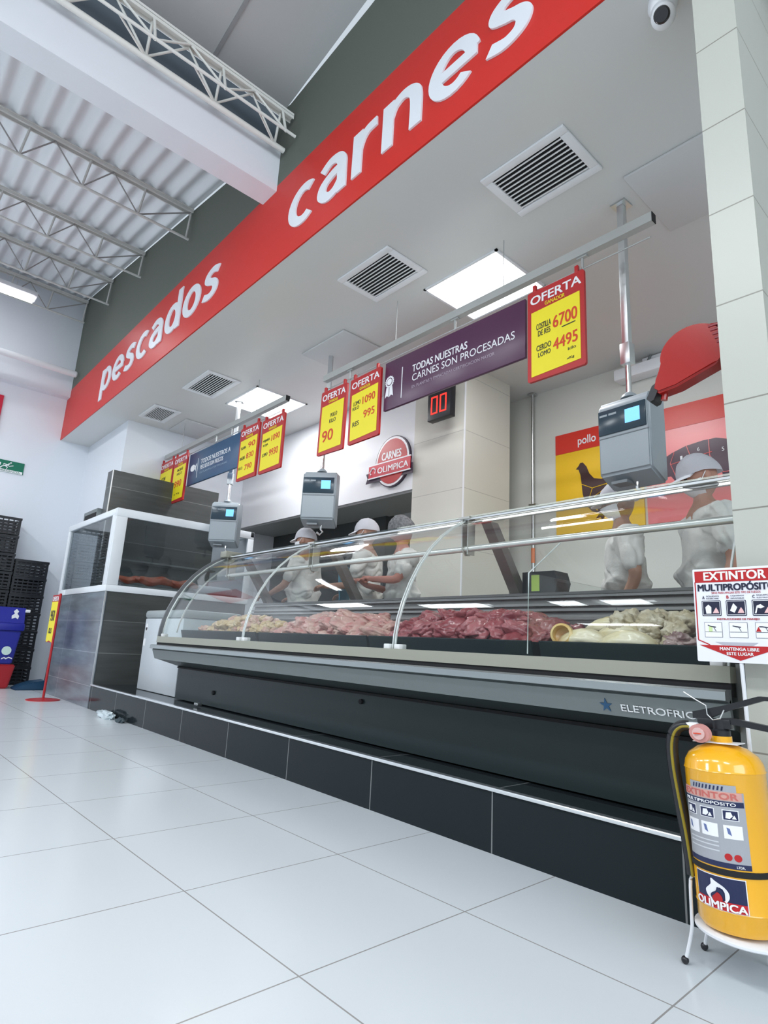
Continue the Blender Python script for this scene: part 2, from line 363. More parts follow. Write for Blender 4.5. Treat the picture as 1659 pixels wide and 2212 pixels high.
# dome camera
t = thing('security_camera', 'white ceiling security camera with black lens by the tiled pillar', 'camera', (-.84, 2.24, CZ))
bm = BM(); lathe(bm, [(.06, -.001), (.062, -.03), (.05, -.05), (.03, -.055)]); obj('base', bm, WHITE, t, True)
bm = BM(); bmesh.ops.create_uvsphere(bm, u_segments=24, v_segments=16, radius=.052); bmesh.ops.translate(bm, verts=bm.verts, vec=(0, 0, -.085)); obj('ball_housing', bm, WHITE, t, True)
bm = BM(); d = Vector((.15, -.75, -.65)).normalized(); c0 = Vector((0, 0, -.085)); tube(bm, [c0 + d * .03, c0 + d * .052, c0 + d * .06], [.034, .034, .028], 20); obj('lens', bm, mat('lens_black', (.01, .01, .012), .08), t, True)

# ------------------------------------------------------------------ roof joists
JM = mat('joist_paint', (.62, .61, .58), .5)
JD = mat('joist_rod_dark', (.33, .32, .31), .55)
def joist(x, zt, zb, label, y1=YF - .02, node0=1.48):
    t = thing('roof_joist', label, 'roof joist', (x, y1, zt), group='open web joists under the corrugated roof')
    L = 5.8
    for dx, nm in ((-.03, 'top_chord'), (.03, 'top_chord')):
        bm = BM(); box(bm, dx - .006, dx + .006, -L, 0, -.018, .018); box(bm, dx - .02, dx + .02, -L, 0, .012, .018); obj(nm, bm, JM, t)
    bm = BM(); tube(bm, [(0, 0, zb - zt), (0, -L, zb - zt)], .014, 8); obj('bottom_chord', bm, JM, t)
    y = node0 - y1; k = 0
    bm = BM(); tube(bm, [(0, -.02, -.01), (0, y, zb - zt)], .008, 6)
    bm2 = BM(); tube(bm2, [(0, -.03, zb - zt), (0, -.01, -.01)], .012, 6)
    while y > -L:
        tube(bm, [(0, y, zb - zt), (0, y - .28, -.01)], .007, 6); tube(bm2, [(0, y, zb - zt), (0, y + .04, -.01)], .012, 6)
        tube(bm, [(0, y - .53, zb - zt), (0, y - .28, -.01)], .007, 6); y -= .53
    obj('web_rods', bm, JD, t); obj('web_posts', bm2, JM, t)
joist(-5.72, 5.24, 4.91, 'open web roof joist nearest the white main beam')
joist(-7.20, 5.47, 5.15, 'second open web roof joist from the white main beam')
joist(-8.51, 5.69, 5.33, 'third open web roof joist from the white main beam')
joist(-9.80, 5.91, 5.56, 'open web roof joist furthest away against the left wall')
# triangular truss along the beam
t = thing('roof_truss', 'white triangular space truss running alongside the main beam', 'truss', (-3.73, YF - .02, 4.74))
TW = mat('truss_white', (.78, .77, .72), .45)
for dx, dz, r_ in ((-.085, 0, .022), (.085, .02, .012)):
    bm = BM(); tube(bm, [(dx, 0, dz), (dx, -7, dz)], r_, 10); obj('bottom_chord', bm, TW, t, True)
bm = BM(); box(bm, -.03, .03, -7, 0, .262, .287); box(bm, -.03, -.024, -7, 0, .235, .265); box(bm, .024, .03, -7, 0, .235, .265); obj('top_chord', bm, TW, t)
bm = BM(); bmb = BM(); y = -.09
while y > -7:
    for s_, b_ in ((-.085, bm), (.085, bmb)):
        tube(b_, [(s_, y, 0.01), (s_ * .2, y - .01, .25)], .011, 8); tube(b_, [(s_, y, .01), (s_ * .2, y - .27, .25)], .009, 8)
        tube(b_, [(s_, y - .53, .01), (s_ * .2, y - .27, .25)], .009, 8)
    tube(bmb, [(-.085, y, 0), (.085, y - .25, .02)], .008, 6)
    y -= .53
obj('diagonal_bars', bm, TW, t, True); obj('diagonal_bars', bmb, TW, t, True)
# white pipe and fluorescent batten by the left wall
bm = BM(); tube(bm, [(-9.62, YF - .03, 4.60), (-9.62, YF - .045, 4.60), (-9.62, -3, 4.60)], [.035, .048, .048], 20); tag(obj('white_pipe', bm, WHITE, None, True), 'thick white pipe along the left wall ending at the grey wall', 'pipe')
t = thing('batten_light', 'lit fluorescent batten hanging under the corrugated roof by the left wall', 'light', (-8.95, .55, 5.22))
bx('housing', (-.12, .12, -.65, .65, 0, .06), WHITE, t, .008)
for dx in (-.055, .055):
    bm = BM(); tube(bm, [(dx, -.62, -.02), (dx, .62, -.02)], .022, 10); obj('tube', bm, TUBEL, t, True)
for dy in (-.4, .4):
    bm = BM(); tube(bm, [(0, dy, .06), (0, dy, .5)], .004, 6); obj('hanger', bm, STEEL, t)
# the shop's own battens above the aisle behind the camera (they show as reflections)
for lx, ly, lb in ((-6.5, -1.6, 'fluorescent batten over the aisle, left of camera'), (-4.0, -1.6, 'fluorescent batten over the aisle, second from left'), (-1.5, -1.6, 'fluorescent batten over the aisle behind the camera'), (1.2, -1.6, 'fluorescent batten over the aisle, right of camera')):
    t = thing('batten_light', lb, 'light', (lx, ly, 4.62), group='battens over the aisle')
    bx('housing', (-.75, .75, -.1, .1, 0, .05), WHITE, t)
    bx('tube', (-.72, .72, -.08, .08, -.015, 0), TUBEL, t)

# ------------------------------------------------------------------ sign rails, banners and offer cards
YS = 3.05
RAILM = mat('rail_grey', (.46, .47, .46), .4, .5)
def rail(x0, x1, zc, hooks, wires, label):
    t = thing('sign_rail', label, 'rail', ((x0 + x1) / 2, YS, zc), group='suspended sign rails'); w = (x1 - x0) / 2; c = (x0 + x1) / 2
    bm = BM(); box(bm, -w, w, -.025, .025, -.03, .03); obj('beam', bm, RAILM, t)
    bx('end_cap', (w, w + .004, -.024, .024, -.029, .029), BLACKM, t)
    bm = BM(); tube(bm, [(-w, 0, -.115), (w - .02, 0, -.115)], .005, 8); obj('rod', bm, RAILM, t)
    for h in hooks:
        bm = BM(); box(bm, h - c - .035, h - c + .035, -.012, .012, -.04, -.03); tube(bm, [(h - c, 0, -.03), (h - c, 0, -.11), (h - c + .01, 0, -.125)], .008, 8); obj('hook', bm, RAILM, t)
    for h in wires:
        bm = BM(); tube(bm, [(h - c, 0, .03), (h - c, 0, CZ - zc - .001)], .0035, 6); obj('hanger_wire', bm, RAILM, t)
rail(-4.44, -1.27, 3.245, (-4.05, -2.78, -1.72), (-3.45, -2.33), 'grey sign rail carrying the purple banner')
rail(-8.27, -5.1, 3.245, (-6.7, -6.3), (-7.75, -5.75), 'grey sign rail carrying the blue banner at the far end')
def banner(name, label, x0, x1, z0, z1, material):
    t = thing(name, label, 'banner', ((x0 + x1) / 2, YS, z0)); w = (x1 - x0) / 2; h = z1 - z0
    bx('panel', (-w, w, -.012, .012, 0, h), material, t, .002); return t, w, h
t, w, h = banner('hanging_banner', 'purple hanging banner reading todas nuestras carnes son procesadas', -3.545, -2.14, 2.67, 3.10, mat('purple_panel', (.085, .025, .07), .28))
text('TODAS NUESTRAS', -.37, .20, .245, .305, -.013, SW, t, .03)
text('CARNES SON PROCESADAS', -.37, .62, .165, .225, -.013, SW, t, .008)
text('EN PLANTAS Y EMPACADAS CERTIFICACION MAYOR', -.37, .45, .105, .130, -.013, mat('lilac_print', (.42, .34, .42), .5), t)
bx('divider_line', (-.494, -.486, -.0145, -.012, .06, .33), SW, t)
poly = [(-.60 * 1 + 0 + .055 * (1.0 if k % 2 else .86) * cos(R(360 * k / 32)) - .04, .245 + .055 * (1.0 if k % 2 else .86) * sin(R(360 * k / 32))) for k in range(32)]
plate('rosette', poly, -.0122, .002, SW, t); plate('rosette_centre', ell(-.64, .245, .036, .036), -.0142, .001, mat('purple_panel', (0, 0, 0)), t); plate('rosette_centre', ell(-.64, .245, .029, .029), -.0152, .001, SW, t)
plate('ribbon', [(-.675, .20), (-.645, .195), (-.645, .11), (-.665, .125), (-.69, .11)], -.0122, .002, SW, t); plate('ribbon', [(-.605, .20), (-.637, .195), (-.637, .11), (-.615, .125), (-.59, .11)], -.0122, .002, SW, t)
t, w, h = banner('hanging_banner', 'blue hanging banner with a white fish, over the fish counter', -7.40, -6.01, 2.675, 3.10, mat('blue_panel', (.025, .085, .18), .28))
text('TODOS NUESTROS A', -.33, .45, .235, .295, -.013, SW, t, .03); text('PESCADOS SON FRESCOS', -.33, .28, .16, .215, -.013, SW, t, .02)
text('EN PLANTAS CERTIFICADAS', -.33, .40, .105, .13, -.013, mat('pale_blue_print', (.3, .4, .5), .5), t)
bx('divider_line', (-.424, -.416, -.0145, -.012, .07, .33), SW, t)
plate('fish_symbol', ell(-.56, .22, .07, .045) , -.0122, .002, SW, t); plate('fish_tail', [(-.51, .22), (-.45, .27), (-.465, .215), (-.455, .16)], -.0122, .002, SW, t)

def card(x0, x1, z0, z1, label, rows, dy=0.0, tilt=0.0):
    t = thing('offer_card', label, 'price sign', ((x0 + x1) / 2, YS - .03 + dy, z1), group='red framed offer cards'); w = (x1 - x0) / 2; h = z1 - z0
    t.rotation_euler = (0, tilt, 0)
    bm = BM(); prism(bm, rrect(-w, w, -h, 0, .015), -.010, .010, 'y'); obj('frame', bm, SIGNR, t)
    plate('price_sheet', [(-w + .03, -h + .03), (w - .03, -h + .045), (w - .03, -.14), (-w + .03, -.155)], -.0105, .002, YEL, t)
    text('OFERTA', -w + .025, w - .02, -.095, -.035, -.0105, SW, t, .05, slope=.02)
    text('GANADOR', -w * .35, w * .35, -.135, -.108, -.0105, YEL, t, .02)
    for k in (-1, 1): bx('clip', (k * w * .75 - .012, k * w * .75 + .012, -.012, .012, -.01, .045), SIGNR, t, .003)
    for s, a, b, c, d, mt in rows: text(s, -w + a * 2 * w, -w + b * 2 * w, -h + c * h, -h + d * h, -.0128, mt, t, .03 if mt is INKR else .02, slope=.05)
    return t
card(-2.10, -1.69, 2.46, 3.10, 'large offer card to the right of the purple banner, prices 6700 and 4495',
     [('6700', .47, .88, .50, .63, INKR), ('4495', .47, .88, .26, .38, INKR), ('COSTILLA', .17, .43, .545, .61, INKB), ('DE RES', .2, .42, .47, .53, INKB), ('CERDO', .17, .43, .31, .37, INKB), ('LOMO', .2, .42, .24, .29, INKB), ('___', .62, .85, .47, .48, INKB), ('kilo', .72, .85, .2, .23, INKB), ('xKg', .7, .82, .10, .13, INKB)])
card(-4.42, -4.03, 2.45, 3.08, 'offer card at the left end of the near rail, price 90',
     [('90', .18, .60, .19, .36, INKR), ('POLLO', .45, .7, .55, .61, INKB), ('KILO', .42, .66, .46, .52, INKB)], .0, .015)
card(-3.98, -3.57, 2.46, 3.075, 'offer card touching the left edge of the purple banner, prices 1090 and 995',
     [('1090', .45, .85, .55, .66, INKR), ('995', .5, .85, .33, .44, INKR), ('LOMO', .15, .38, .57, .63, INKB), ('KILO', .13, .34, .5, .55, INKB), ('RES', .15, .36, .25, .32, INKB)], .0, -.02)
card(-5.985, -5.56, 2.48, 3.10, 'far offer card just right of the blue banner, its sheet pale',
     [('90', .5, .85, .58, .68, INKR), ('830', .45, .82, .38, .48, INKR), ('790', .42, .78, .17, .27, INKR), ('TILAPIA', .12, .38, .58, .63, INKB), ('BAGRE', .12, .38, .38, .44, INKB), ('KILO', .1, .3, .2, .25, INKB)])
card(-5.50, -5.06, 2.475, 3.075, 'far offer card furthest right on the blue banner rail',
     [('1090', .5, .86, .55, .66, INKR), ('9930', .45, .84, .28, .40, INKR), ('MOJARRA', .12, .42, .56, .62, INKB), ('ROJA', .14, .36, .48, .53, INKB), ('LOMO', .14, .38, .30, .36, INKB)])
card(-8.32, -7.86, 2.52, 3.15, 'far offer card at the very left end of the blue banner rail',
     [('950', .5, .84, .2, .3, INKR), ('ATUN', .2, .5, .55, .64, INKB)])
card(-7.84, -7.41, 2.49, 3.14, 'far offer card touching the left edge of the blue banner',
     [('BACALAO', .35, .75, .66, .72, INKB), ('KILO', .35, .7, .58, .63, INKB), ('990', .25, .75, .32, .46, INKR), ('x Kg', .3, .7, .15, .19, INKB)])

# ------------------------------------------------------------------ hanging scales
SCG = mat('scale_grey', (.33, .37, .40), .32)
SCGd = mat('scale_grey_dark', (.20, .22, .235), .4)
def scale(label, loc, rz, pole_top):
    t = thing('hanging_scale', label, 'scale', loc, rz, 'hanging scales over the meat counter')
    bm = BM(); prism(bm, [(-.08, 0.02), (-.085, .42), (-.075, .465), (-.05, .49), (.08, .50), (.10, .47), (.10, -.03), (.07, -.05)], -.165, .165, 'x')
    es = [e for e in bm.edges]; bmesh.ops.bevel(bm, geom=es, offset=.014, segments=3, affect='EDGES'); obj('body', bm, SCG, t, True)
    bm = BM(); box(bm, -.155, .145, -.092, -.080, .27, .425, .003); dp = obj('display_panel', bm, mat('scale_panel', (.022, .045, .065), .2), t, True)
    bx('lit_screen', (.02, .112, -.094, -.091, .31, .395), mat('scale_screen', (.1, .4, .7), .3, emit=(.20, .52, 1.0), estr=.95), dp)
    for q0, q1 in ((-.145, -.095), (-.085, -.035)): bx('printed_strip', (q0, q1, -.0932, -.0918, .386, .398), SCG, dp)
    bx('seam', (-.158, .158, -.0865, -.080, .248, .254), SCGd, t)
    bx('underside_plate', (-.10, .0, -.06, .03, -.035, -.018), SCGd, t)
    bm = BM(); tube(bm, [(.03, 0, -.03), (.03, 0, -.07), (.05, 0, -.095), (.02, 0, -.12), (-.01, 0, -.10)], .011, 8); obj('hook', bm, SHINE, t, True)
    bm = BM(); lathe(bm, [(.05, .50), (.045, .515), (.022, .535)], n=20); obj('collar', bm, SCG, t, True)
    bm = BM(); tube(bm, [(0, 0, .53), (0, 0, .78)], .018, 12); obj('inner_pole', bm, SHINE, t, True)
    bx('clamp', (-.032, .032, -.032, .032, .72, .86), ALU, t, .004)
    bx('outer_pole', (-.022, .022, -.022, .022, .84, pole_top), ALU, t, .003)
    bx('ceiling_plate', (-.05, .05, -.05, .05, pole_top, pole_top + .012), STEEL, t)
    return t
scale('largest grey hanging scale, nearest the tiled pillar', (-1.575, 3.30, 1.80), R(-4), CZ - 1.80 - .013)
scale('middle grey hanging scale, above the first masked worker', (-4.66, 3.25, 1.90), R(42), CZ - 1.9 - .013)
scale('furthest grey hanging scale, beside the glass fish case', (-6.50, 3.20, 1.86), R(46), CZ - 1.86 - .013)

# ------------------------------------------------------------------ queue display
t = thing('queue_display', 'black turn number display with red digits on the beige column', 'display', (-3.92, 4.12, 3.03))
bx('case', (-.155, .155, -.03, .05, 0, .40), BLACK, t, .006); text('TURNO', -.12, .12, .30, .345, -.031, SW, t, .03)
bm = BM()
for cx in (-.06, .06):
    for a in ((-.045, .045, .235, .25), (-.045, .045, .06, .075), (-.045, -.03, .07, .24), (.03, .045, .07, .24)): box(bm, cx + a[0], cx + a[1], -.033, -.030, a[2], a[3])
obj('digits', bm, mat('led_red', (.3, 0, 0), .5, emit=(1.0, .03, .02), estr=2.2), t)
bm = BM(); tube(bm, [(-.1, .05, .33), (-.2, .12, .36), (-.22, .19, .35)], .012, 8); obj('bracket', bm, BLACK, t)
# round meat sign on the bulkhead
t = thing('round_wall_sign', 'round red sign with ribbon reading carnes olimpica', 'sign', (-4.80, 4.3, 2.80))
NAVY = mat('sign_navy', (.03, .012, .035), .4)
plate('board_back', ell(.02, 0, .285, .30), 0, .03, NAVY, t); plate('white_rim', ell(.02, 0, .272, .288), -.030, .004, SW, t); plate('red_disc', ell(.02, 0, .245, .262), -.034, .004, SIGNR, t)
text('CARNES', -.15, .17, .03, .12, -.038, SW, t, .05); plate('ribbon_tail', [(-.42, -.20), (.36, -.20), (.36, -.08), (-.42, -.08), (-.39, -.14)], -.030, .006, NAVY, t)
plate('ribbon', rect(-.36, .33, -.155, .0), -.040, .008, mat('ribbon_red', (.55, .02, .04), .4), t)
for z in (-.160, -.006): bx('ribbon_edge', (-.365, .335, -.050, -.039, z, z + .014), SW, t)
text('OLIMPICA', -.20, .30, -.115, -.045, -.049, SW, t, .04)
bm = BM(); tube(bm, [(-.31, -.05, -.11), (-.335, -.05, -.08), (-.30, -.05, -.04), (-.27, -.05, -.035), (-.235, -.05, -.06), (-.245, -.05, -.10)], .009, 6); obj('flame_mark', bm, SW, t)

# ------------------------------------------------------------------ posters on the back wall
t = thing('wall_poster', 'yellow poster of a hen under a red header reading pollo', 'poster', (-2.95, 5.43, 2.0))
w = .47
bx('board', (-w, w, -.02, -.001, 0, .87), mat('poster_yellow', (.83, .50, .01), .4), t); bx('header', (-w, w, -.02, -.001, .872, 1.09), mat('poster_red', (.66, .03, .015), .35), t)
text('pollo', -.20, .0, .905, 1.02, -.021, SW, t, .02)
hen = [(-.20, .70), (-.23, .67), (-.20, .66), (-.18, .60), (-.17, .52), (-.16, .40), (-.13, .28), (-.06, .20), (.02, .17), (-.02, .12), (.03, .13), (.05, .09), (.07, .13), (.10, .14), (.06, .18), (.14, .22), (.20, .30), (.23, .42), (.30, .50), (.33, .62), (.27, .60), (.22, .56), (.14, .53), (.05, .52), (-.03, .54), (-.08, .60), (-.11, .68), (-.15, .73), (-.18, .73)]
HENM = mat('print_brown', (.045, .012, .012), .35)
plate('hen_print', hen, -.0205, .002, HENM, t)
bm = BM()
for pts in (((-.17, .50), (-.05, .44), (.10, .46), (.20, .54)), ((-.05, .44), (-.10, .30), (.0, .20)), ((.0, .20), (-.03, .35), (.06, .40), (.14, .33), (.12, .22)), ((.10, .46), (.19, .36), (.22, .40))):
    tube(bm, [(x, -.024, z) for x, z in pts], .004, 6)
obj('cut_lines', bm, mat('poster_yellow', (0, 0, 0)), t)
t = thing('wall_poster', 'pink poster of a dark pig diagram behind the nearest scale', 'poster', (-1.98, 5.43, 2.0))
bx('board', (-w, w, -.02, -.001, 0, .87), mat('poster_pink', (.80, .20, .20), .3), t); bx('header', (-w, w, -.02, -.001, .872, 1.09), mat('poster_red', (0, 0, 0)), t)
pig = [(-.36, .46), (-.33, .52), (-.30, .60), (-.26, .62), (-.22, .64), (-.10, .68), (.05, .70), (.16, .70), (.25, .67), (.29, .62), (.30, .66), (.285, .70), (.30, .71), (.32, .67), (.315, .60), (.31, .50), (.28, .40), (.26, .36), (.26, .28), (.20, .28), (.19, .38), (.12, .40), (.0, .41), (-.10, .40), (-.13, .36), (-.14, .26), (-.19, .26), (-.20, .36), (-.24, .42), (-.30, .42), (-.36, .42)]
plate('pig_print', pig, -.0205, .002, mat('print_purple', (.045, .01, .03), .35), t)
bm = BM()
for pts in (((-.20, .64), (-.24, .54), (-.20, .42)), ((-.09, .68), (-.05, .54), (-.10, .40)), ((-.24, .53), (-.05, .56), (.12, .58)), ((.10, .70), (.10, .55), (.18, .42), (.20, .38)), ((.20, .38), (.27, .38))):
    tube(bm, [(x, -.024, z) for x, z in pts], .004, 6)
obj('cut_lines', bm, mat('poster_pink', (0, 0, 0)), t)
for s, x, z in (('1', -.15, .56), ('6', .0, .61), ('5', .20, .57), ('10', -.15, .46), ('8', .02, .47)): text(s, x, x + .02, z, z + .035, -.023, SW, t)
# conduit
t = thing('conduit_pipe', 'thin steel conduit down the back wall beside the beige column', 'pipe', (-3.69, 5.38, .12))
bm = BM(); tube(bm, [(0, 0, 0), (0, 0, CZ - .13)], .016, 10); obj('pipe', bm, STEEL, t, True)
bm = BM(); tube(bm, [(0, 0, 1.60), (0, 0, 1.76)], .021, 10); obj('orange_sleeve', bm, mat('orange_sleeve', (.75, .22, .08), .5), t, True, 'orange sleeve')
bx('wall_clip', (-.04, .05, -.02, .049, 2.22, 2.245), STEEL, t); bx('ceiling_flange', (-.04, .04, -.04, .04, CZ - .145, CZ - .125), STEEL, t)
t = thing('wall_unit', 'small white unit high on the back wall behind the nearest scale', 'air unit', (-2.42, 5.43, 3.45))
bx('housing', (-.25, .22, -.16, -.001, 0, .12), WHITE, t, .02); bm = BM(); tube(bm, [(.05, -.07, .12), (.09, -.07, .20)], .012, 8); obj('bracket', bm, GREYM, t); bx('pipe_cover', (.0, .7, -.06, -.001, .15, .20), WHITE, t, .008)
# ticket dispenser on the pillar
t = thing('ticket_dispenser', 'round red ticket dispenser with black snout on the tiled pillar', 'dispenser', (-.76, 2.12, 1.845))
bm = BM(); prof = [(.112 * cos(R(a)), .098 * sin(R(a))) for a in range(-50, 195, 7)] + [(-.112, -.045), (-.125, -.075), (-.15, -.105), (-.125, -.125), (-.06, -.118)]
prism(bm, prof, -.035, .035, 'y'); bmesh.ops.bevel(bm, geom=[e for e in bm.edges if abs(e.verts[0].co.y - e.verts[1].co.y) < 1e-5], offset=.008, segments=3, affect='EDGES'); obj('body', bm, mat('dispenser_red', (.34, .008, .006), .22), t, True)
bm = BM(); prism(bm, [(-.125, -.075), (-.15, -.09), (-.172, -.135), (-.16, -.15), (-.145, -.145), (-.13, -.115)], -.03, .03, 'y'); obj('snout', bm, BLACK, t)
bm = BM(); tube(bm, [(-.115, 0, -.12), (-.12, 0, -.145)], .012, 10); obj('lug', bm, mat('dispenser_red', (0, 0, 0)), t)
bm = BM(); tube(bm, [(-.02, 0, .10), (.08, 0, .085)], .010, 8); obj('lug', bm, mat('dispenser_red', (0, 0, 0)), t)
bm = BM()
for k in range(6): box(bm, .06 + .006 * k, .111, -.038, .038, .066 - k * .017, .075 - k * .017, .002)
obj('grip_ribs', bm, mat('dispenser_dark_red', (.25, .01, .02), .3), t)
bx('wall_bracket', (.09, .111, -.03, .03, -.05, .06), mat('dispenser_dark_red', (0, 0, 0)), t)

# ================================================================== MEAT CASE
XA, XB = -5.2, -.70
case = thing('meat_display_case', 'long refrigerated meat case with curved glass front on the black plinth', 'display case', ((XA + XB) / 2, 2.3, .24))
OFF = Vector((-(XA + XB) / 2, -2.3, -.24))
def cpart(name, bm, material, smooth=False, label=None, parent=None):
    bmesh.ops.translate(bm, verts=bm.verts, vec=OFF); return obj(name, bm, material, parent or case, smooth, label)
def cprism(name, poly, material, a=XA, b=XB, smooth=False, label=None, parent=None):
    bm = BM(); prism(bm, poly, a, b, 'x'); return cpart(name, bm, material, smooth, label, parent)
cprism('lower_panel', [(2.275, .241), (2.30, .241), (2.30, .52), (2.275, .505)], DARKST)
cprism('floor_pan', [(2.30, .241), (2.60, .241), (2.60, .30), (2.30, .30)], BLACKM)
cprism('recess_strip', [(2.262, .492), (2.276, .492), (2.276, .506), (2.262, .506)], BLACKM)
cprism('underside', [(2.06, .568), (2.275, .506), (2.33, .512), (2.33, .60), (2.06, .60)], mat('underside_grey', (.06, .075, .075), .4, .3))
cprism('valance', [(2.022, .64), (2.052, .566), (2.064, .566), (2.04, .655)], GREYM)
cprism('bumper', [(1.998, .652), (2.05, .640), (2.05, .683), (2.006, .683), (1.998, .677)], mat('bumper_aluminium', (.40, .43, .43), .24, .85))
cprism('gap_strip', [(2.055, .66), (2.09, .66), (2.09, .702), (2.055, .702)], BLACKM)
cprism('front_rim', [(2.048, .702), (2.10, .702), (2.16, .748), (2.052, .752)], CREAM)
cprism('base_tub', [(2.10, .60), (2.95, .60), (2.95, .742), (2.10, .742)], GREYM)
REARM = mat('rear_dark_steel', (.20, .19, .185), .34, .7)
cprism('rear_panel', [(2.95, .60), (3.02, .60), (3.02, 1.09), (2.97, 1.09), (2.95, .96)], REARM)
for k, (yy, zz) in enumerate(((2.94, .955), (2.93, 1.0), (2.935, 1.03), (2.94, 1.075))):
    cprism('rear_rail', [(yy, zz), (yy + .035, zz), (yy + .035, zz + .014), (yy, zz + .014)], mat('rail_steel_dark', (.35, .33, .32), .3, .9))
cprism('rear_shelf', [(2.93, 1.09), (3.13, 1.09), (3.13, 1.105), (2.93, 1.105)], REARM)
cprism('lower_back', [(2.90, .30), (2.96, .30), (2.96, .60), (2.90, .60)], GREYM)
GP = [(2.095, .752), (2.10, .82), (2.115, .90), (2.145, .99), (2.19, 1.09), (2.25, 1.19), (2.33, 1.29), (2.42, 1.375), (2.51, 1.44), (2.60, 1.49), (2.64, 1.505)]
for a, b in ((XA + .012, -3.80), (-3.785, -2.262), (-2.245, -.715)):
    bm = BM(); strip(bm, GP, a, b, .006); g = cpart('curved_glass', bm, GLASS, True)
    for x in (a, b):
        bm = BM(); strip(bm, [(p[0] - .001, p[1]) for p in GP], x - .003, x + .003, .009); cpart('glass_edge', bm, mat('glass_edge', (.75, .80, .78), .15, .3), True, None, g)
    for x in (a + .03, b - .03):
        bm = BM(); box(bm, x - .02, x + .02, 2.07, 2.12, .746, .775, .004); cpart('glass_foot', bm, mat('white_plastic', (.75, .76, .76), .4), True, None, g)
bm = BM(); strip(bm, [(p[0] - .012, p[1] - .006) for p in GP], XA - .006, XA + .012, .03); cpart('end_trim', bm, mat('end_trim_grey', (.16, .17, .18), .35, .4), True)
bm = BM(); prism(bm, [p for p in GP] + [(2.93, 1.505), (2.93, 1.10), (2.95, .752)], XA, XA + .006, 'x'); cpart('end_glass', bm, GLASS)
bm = BM(); strip(bm, [(p[0] + .10, p[1] - .03) for p in GP[1:]], XA + .05, XA + .058, .012); cpart('inner_trim', bm, mat('glass_edge', (0, 0, 0)), True)
cprism('top_canopy', [(2.60, 1.512), (2.82, 1.548), (2.82, 1.560), (2.60, 1.524)], glass_mat('top_glass', (.80, .83, .82)))
cprism('canopy_frame', [(2.80, 1.535), (2.83, 1.535), (2.83, 1.565), (2.80, 1.565)], GREYM)
cprism('canopy_frame', [(2.595, 1.500), (2.625, 1.505), (2.625, 1.515), (2.595, 1.510)], ALU)
cprism('led_strip', [(2.765, 1.528), (2.797, 1.533), (2.797, 1.540), (2.765, 1.535)], mat('led_strip', (1, 1, 1), .5, emit=(1.0, .99, .95), estr=3.0), -3.0, XB - .02)
bm = BM(); tube(bm, [(XA + .03, 2.62, 1.335), (XB - .01, 2.62, 1.335)], .018, 14); cpart('support_tube', bm, mat('tube_white_steel', (.80, .80, .77), .25, .6), True)
for x in (-5.12, -3.79, -2.25):
    bm = BM(); prism(bm, [(2.585, 1.51), (2.70, 1.53), (2.66, 1.30), (2.62, 1.295), (2.59, 1.33)], x - .012, x - .004, 'x'); box(bm, x + .02, x + .028, 2.60, 2.66, 1.30, 1.52); box(bm, x - .03, x + .05, 2.58, 2.70, 1.505, 1.518); cpart('tube_bracket', bm, mat('bracket_steel', (.55, .54, .50), .3, .8), True)
    bm = BM(); prism(bm, [(2.70, 1.50), (2.77, 1.50), (3.07, 1.10), (2.99, 1.10)], x + .04, x + .11, 'x'); cpart('rear_post', bm, mat('post_grey', (.22, .20, .19), .35, .6), True)
bm = BM(); box(bm, XA - .02, XA + .10, 2.55, 2.72, 1.50, 1.56, .01); cpart('corner_cap', bm, CREAM, True)
bm = BM(); box(bm, -1.513, -1.507, 2.16, 2.93, .755, 1.10); cpart('divider_glass', bm, GLASS)
bm = BM(); tube(bm, [(-1.51, 2.16, .76), (-1.51, 2.17, 1.10), (-1.51, 2.42, 1.27)], .003, 6); cpart('divider_edge', bm, mat('glass_edge', (0, 0, 0)))
cprism('end_post', [(2.10, .0 + .241), (2.62, .241), (2.62, .76), (2.10, .76)], mat('end_post_grey', (.24, .25, .24), .4, .4), -.70, -.665)
bm = BM(); tube(bm, [(-4.49, 2.274, .345), (-4.49, 2.262, .345)], .016, 12); tube(bm, [(-2.70, 2.274, .452), (-2.70, 2.262, .452)], .014, 12); cpart('panel_screw', bm, BLACKM)
bm = BM(); box(bm, -4.62, -4.56, 2.18, 2.22, .241, .262, .004); cpart('floor_clip', bm, STEEL)
# maker's name and star on the valance (a sloping face)
def onval(o):
    for v in o.data.vertices:
        z = v.co.z; th = v.co.y; y = 2.022 + (.64 - z) * (.030 / .074) - .001 + th; v.co = Vector((v.co.x, y, z)) + OFF
bm = BM(); text_bm(bm, 'ELETROFRIO', -1.045, -.80, .585, .607, 0, .02, .002); o = obj('maker_name', bm, SHINE, case); onval(o)
pts = [((-1.10 + (.024 if k % 2 == 0 else .009) * cos(R(90 + 36 * k))), .598 + (.024 if k % 2 == 0 else .009) * sin(R(90 + 36 * k))) for k in range(10)]
o = plate('star_emblem', pts, 0, .002, mat('emblem_blue', (.01, .07, .16), .3), case); onval(o)
# round sticker under the top glass
bm = BM(); c = (-.985, 2.70)
lathe(bm, [(.072, 1.520), (.072, 1.523)], c, 32); cpart('round_sticker', bm, mat('sticker_grey', (.10, .12, .15), .4))
bm = BM(); lathe(bm, [(.046, 1.517), (.046, 1.520)], c, 32); cpart('sticker_centre', bm, mat('sticker_dark', (.01, .015, .03), .3))
bm = BM(); prism(bm, [(c[0] + (.036 if k % 2 == 0 else .014) * cos(R(36 * k)), c[1] + (.036 if k % 2 == 0 else .014) * sin(R(36 * k))) for k in range(10)], 1.515, 1.517, 'z'); cpart('sticker_star', bm, mat('sticker_grey', (0, 0, 0)))

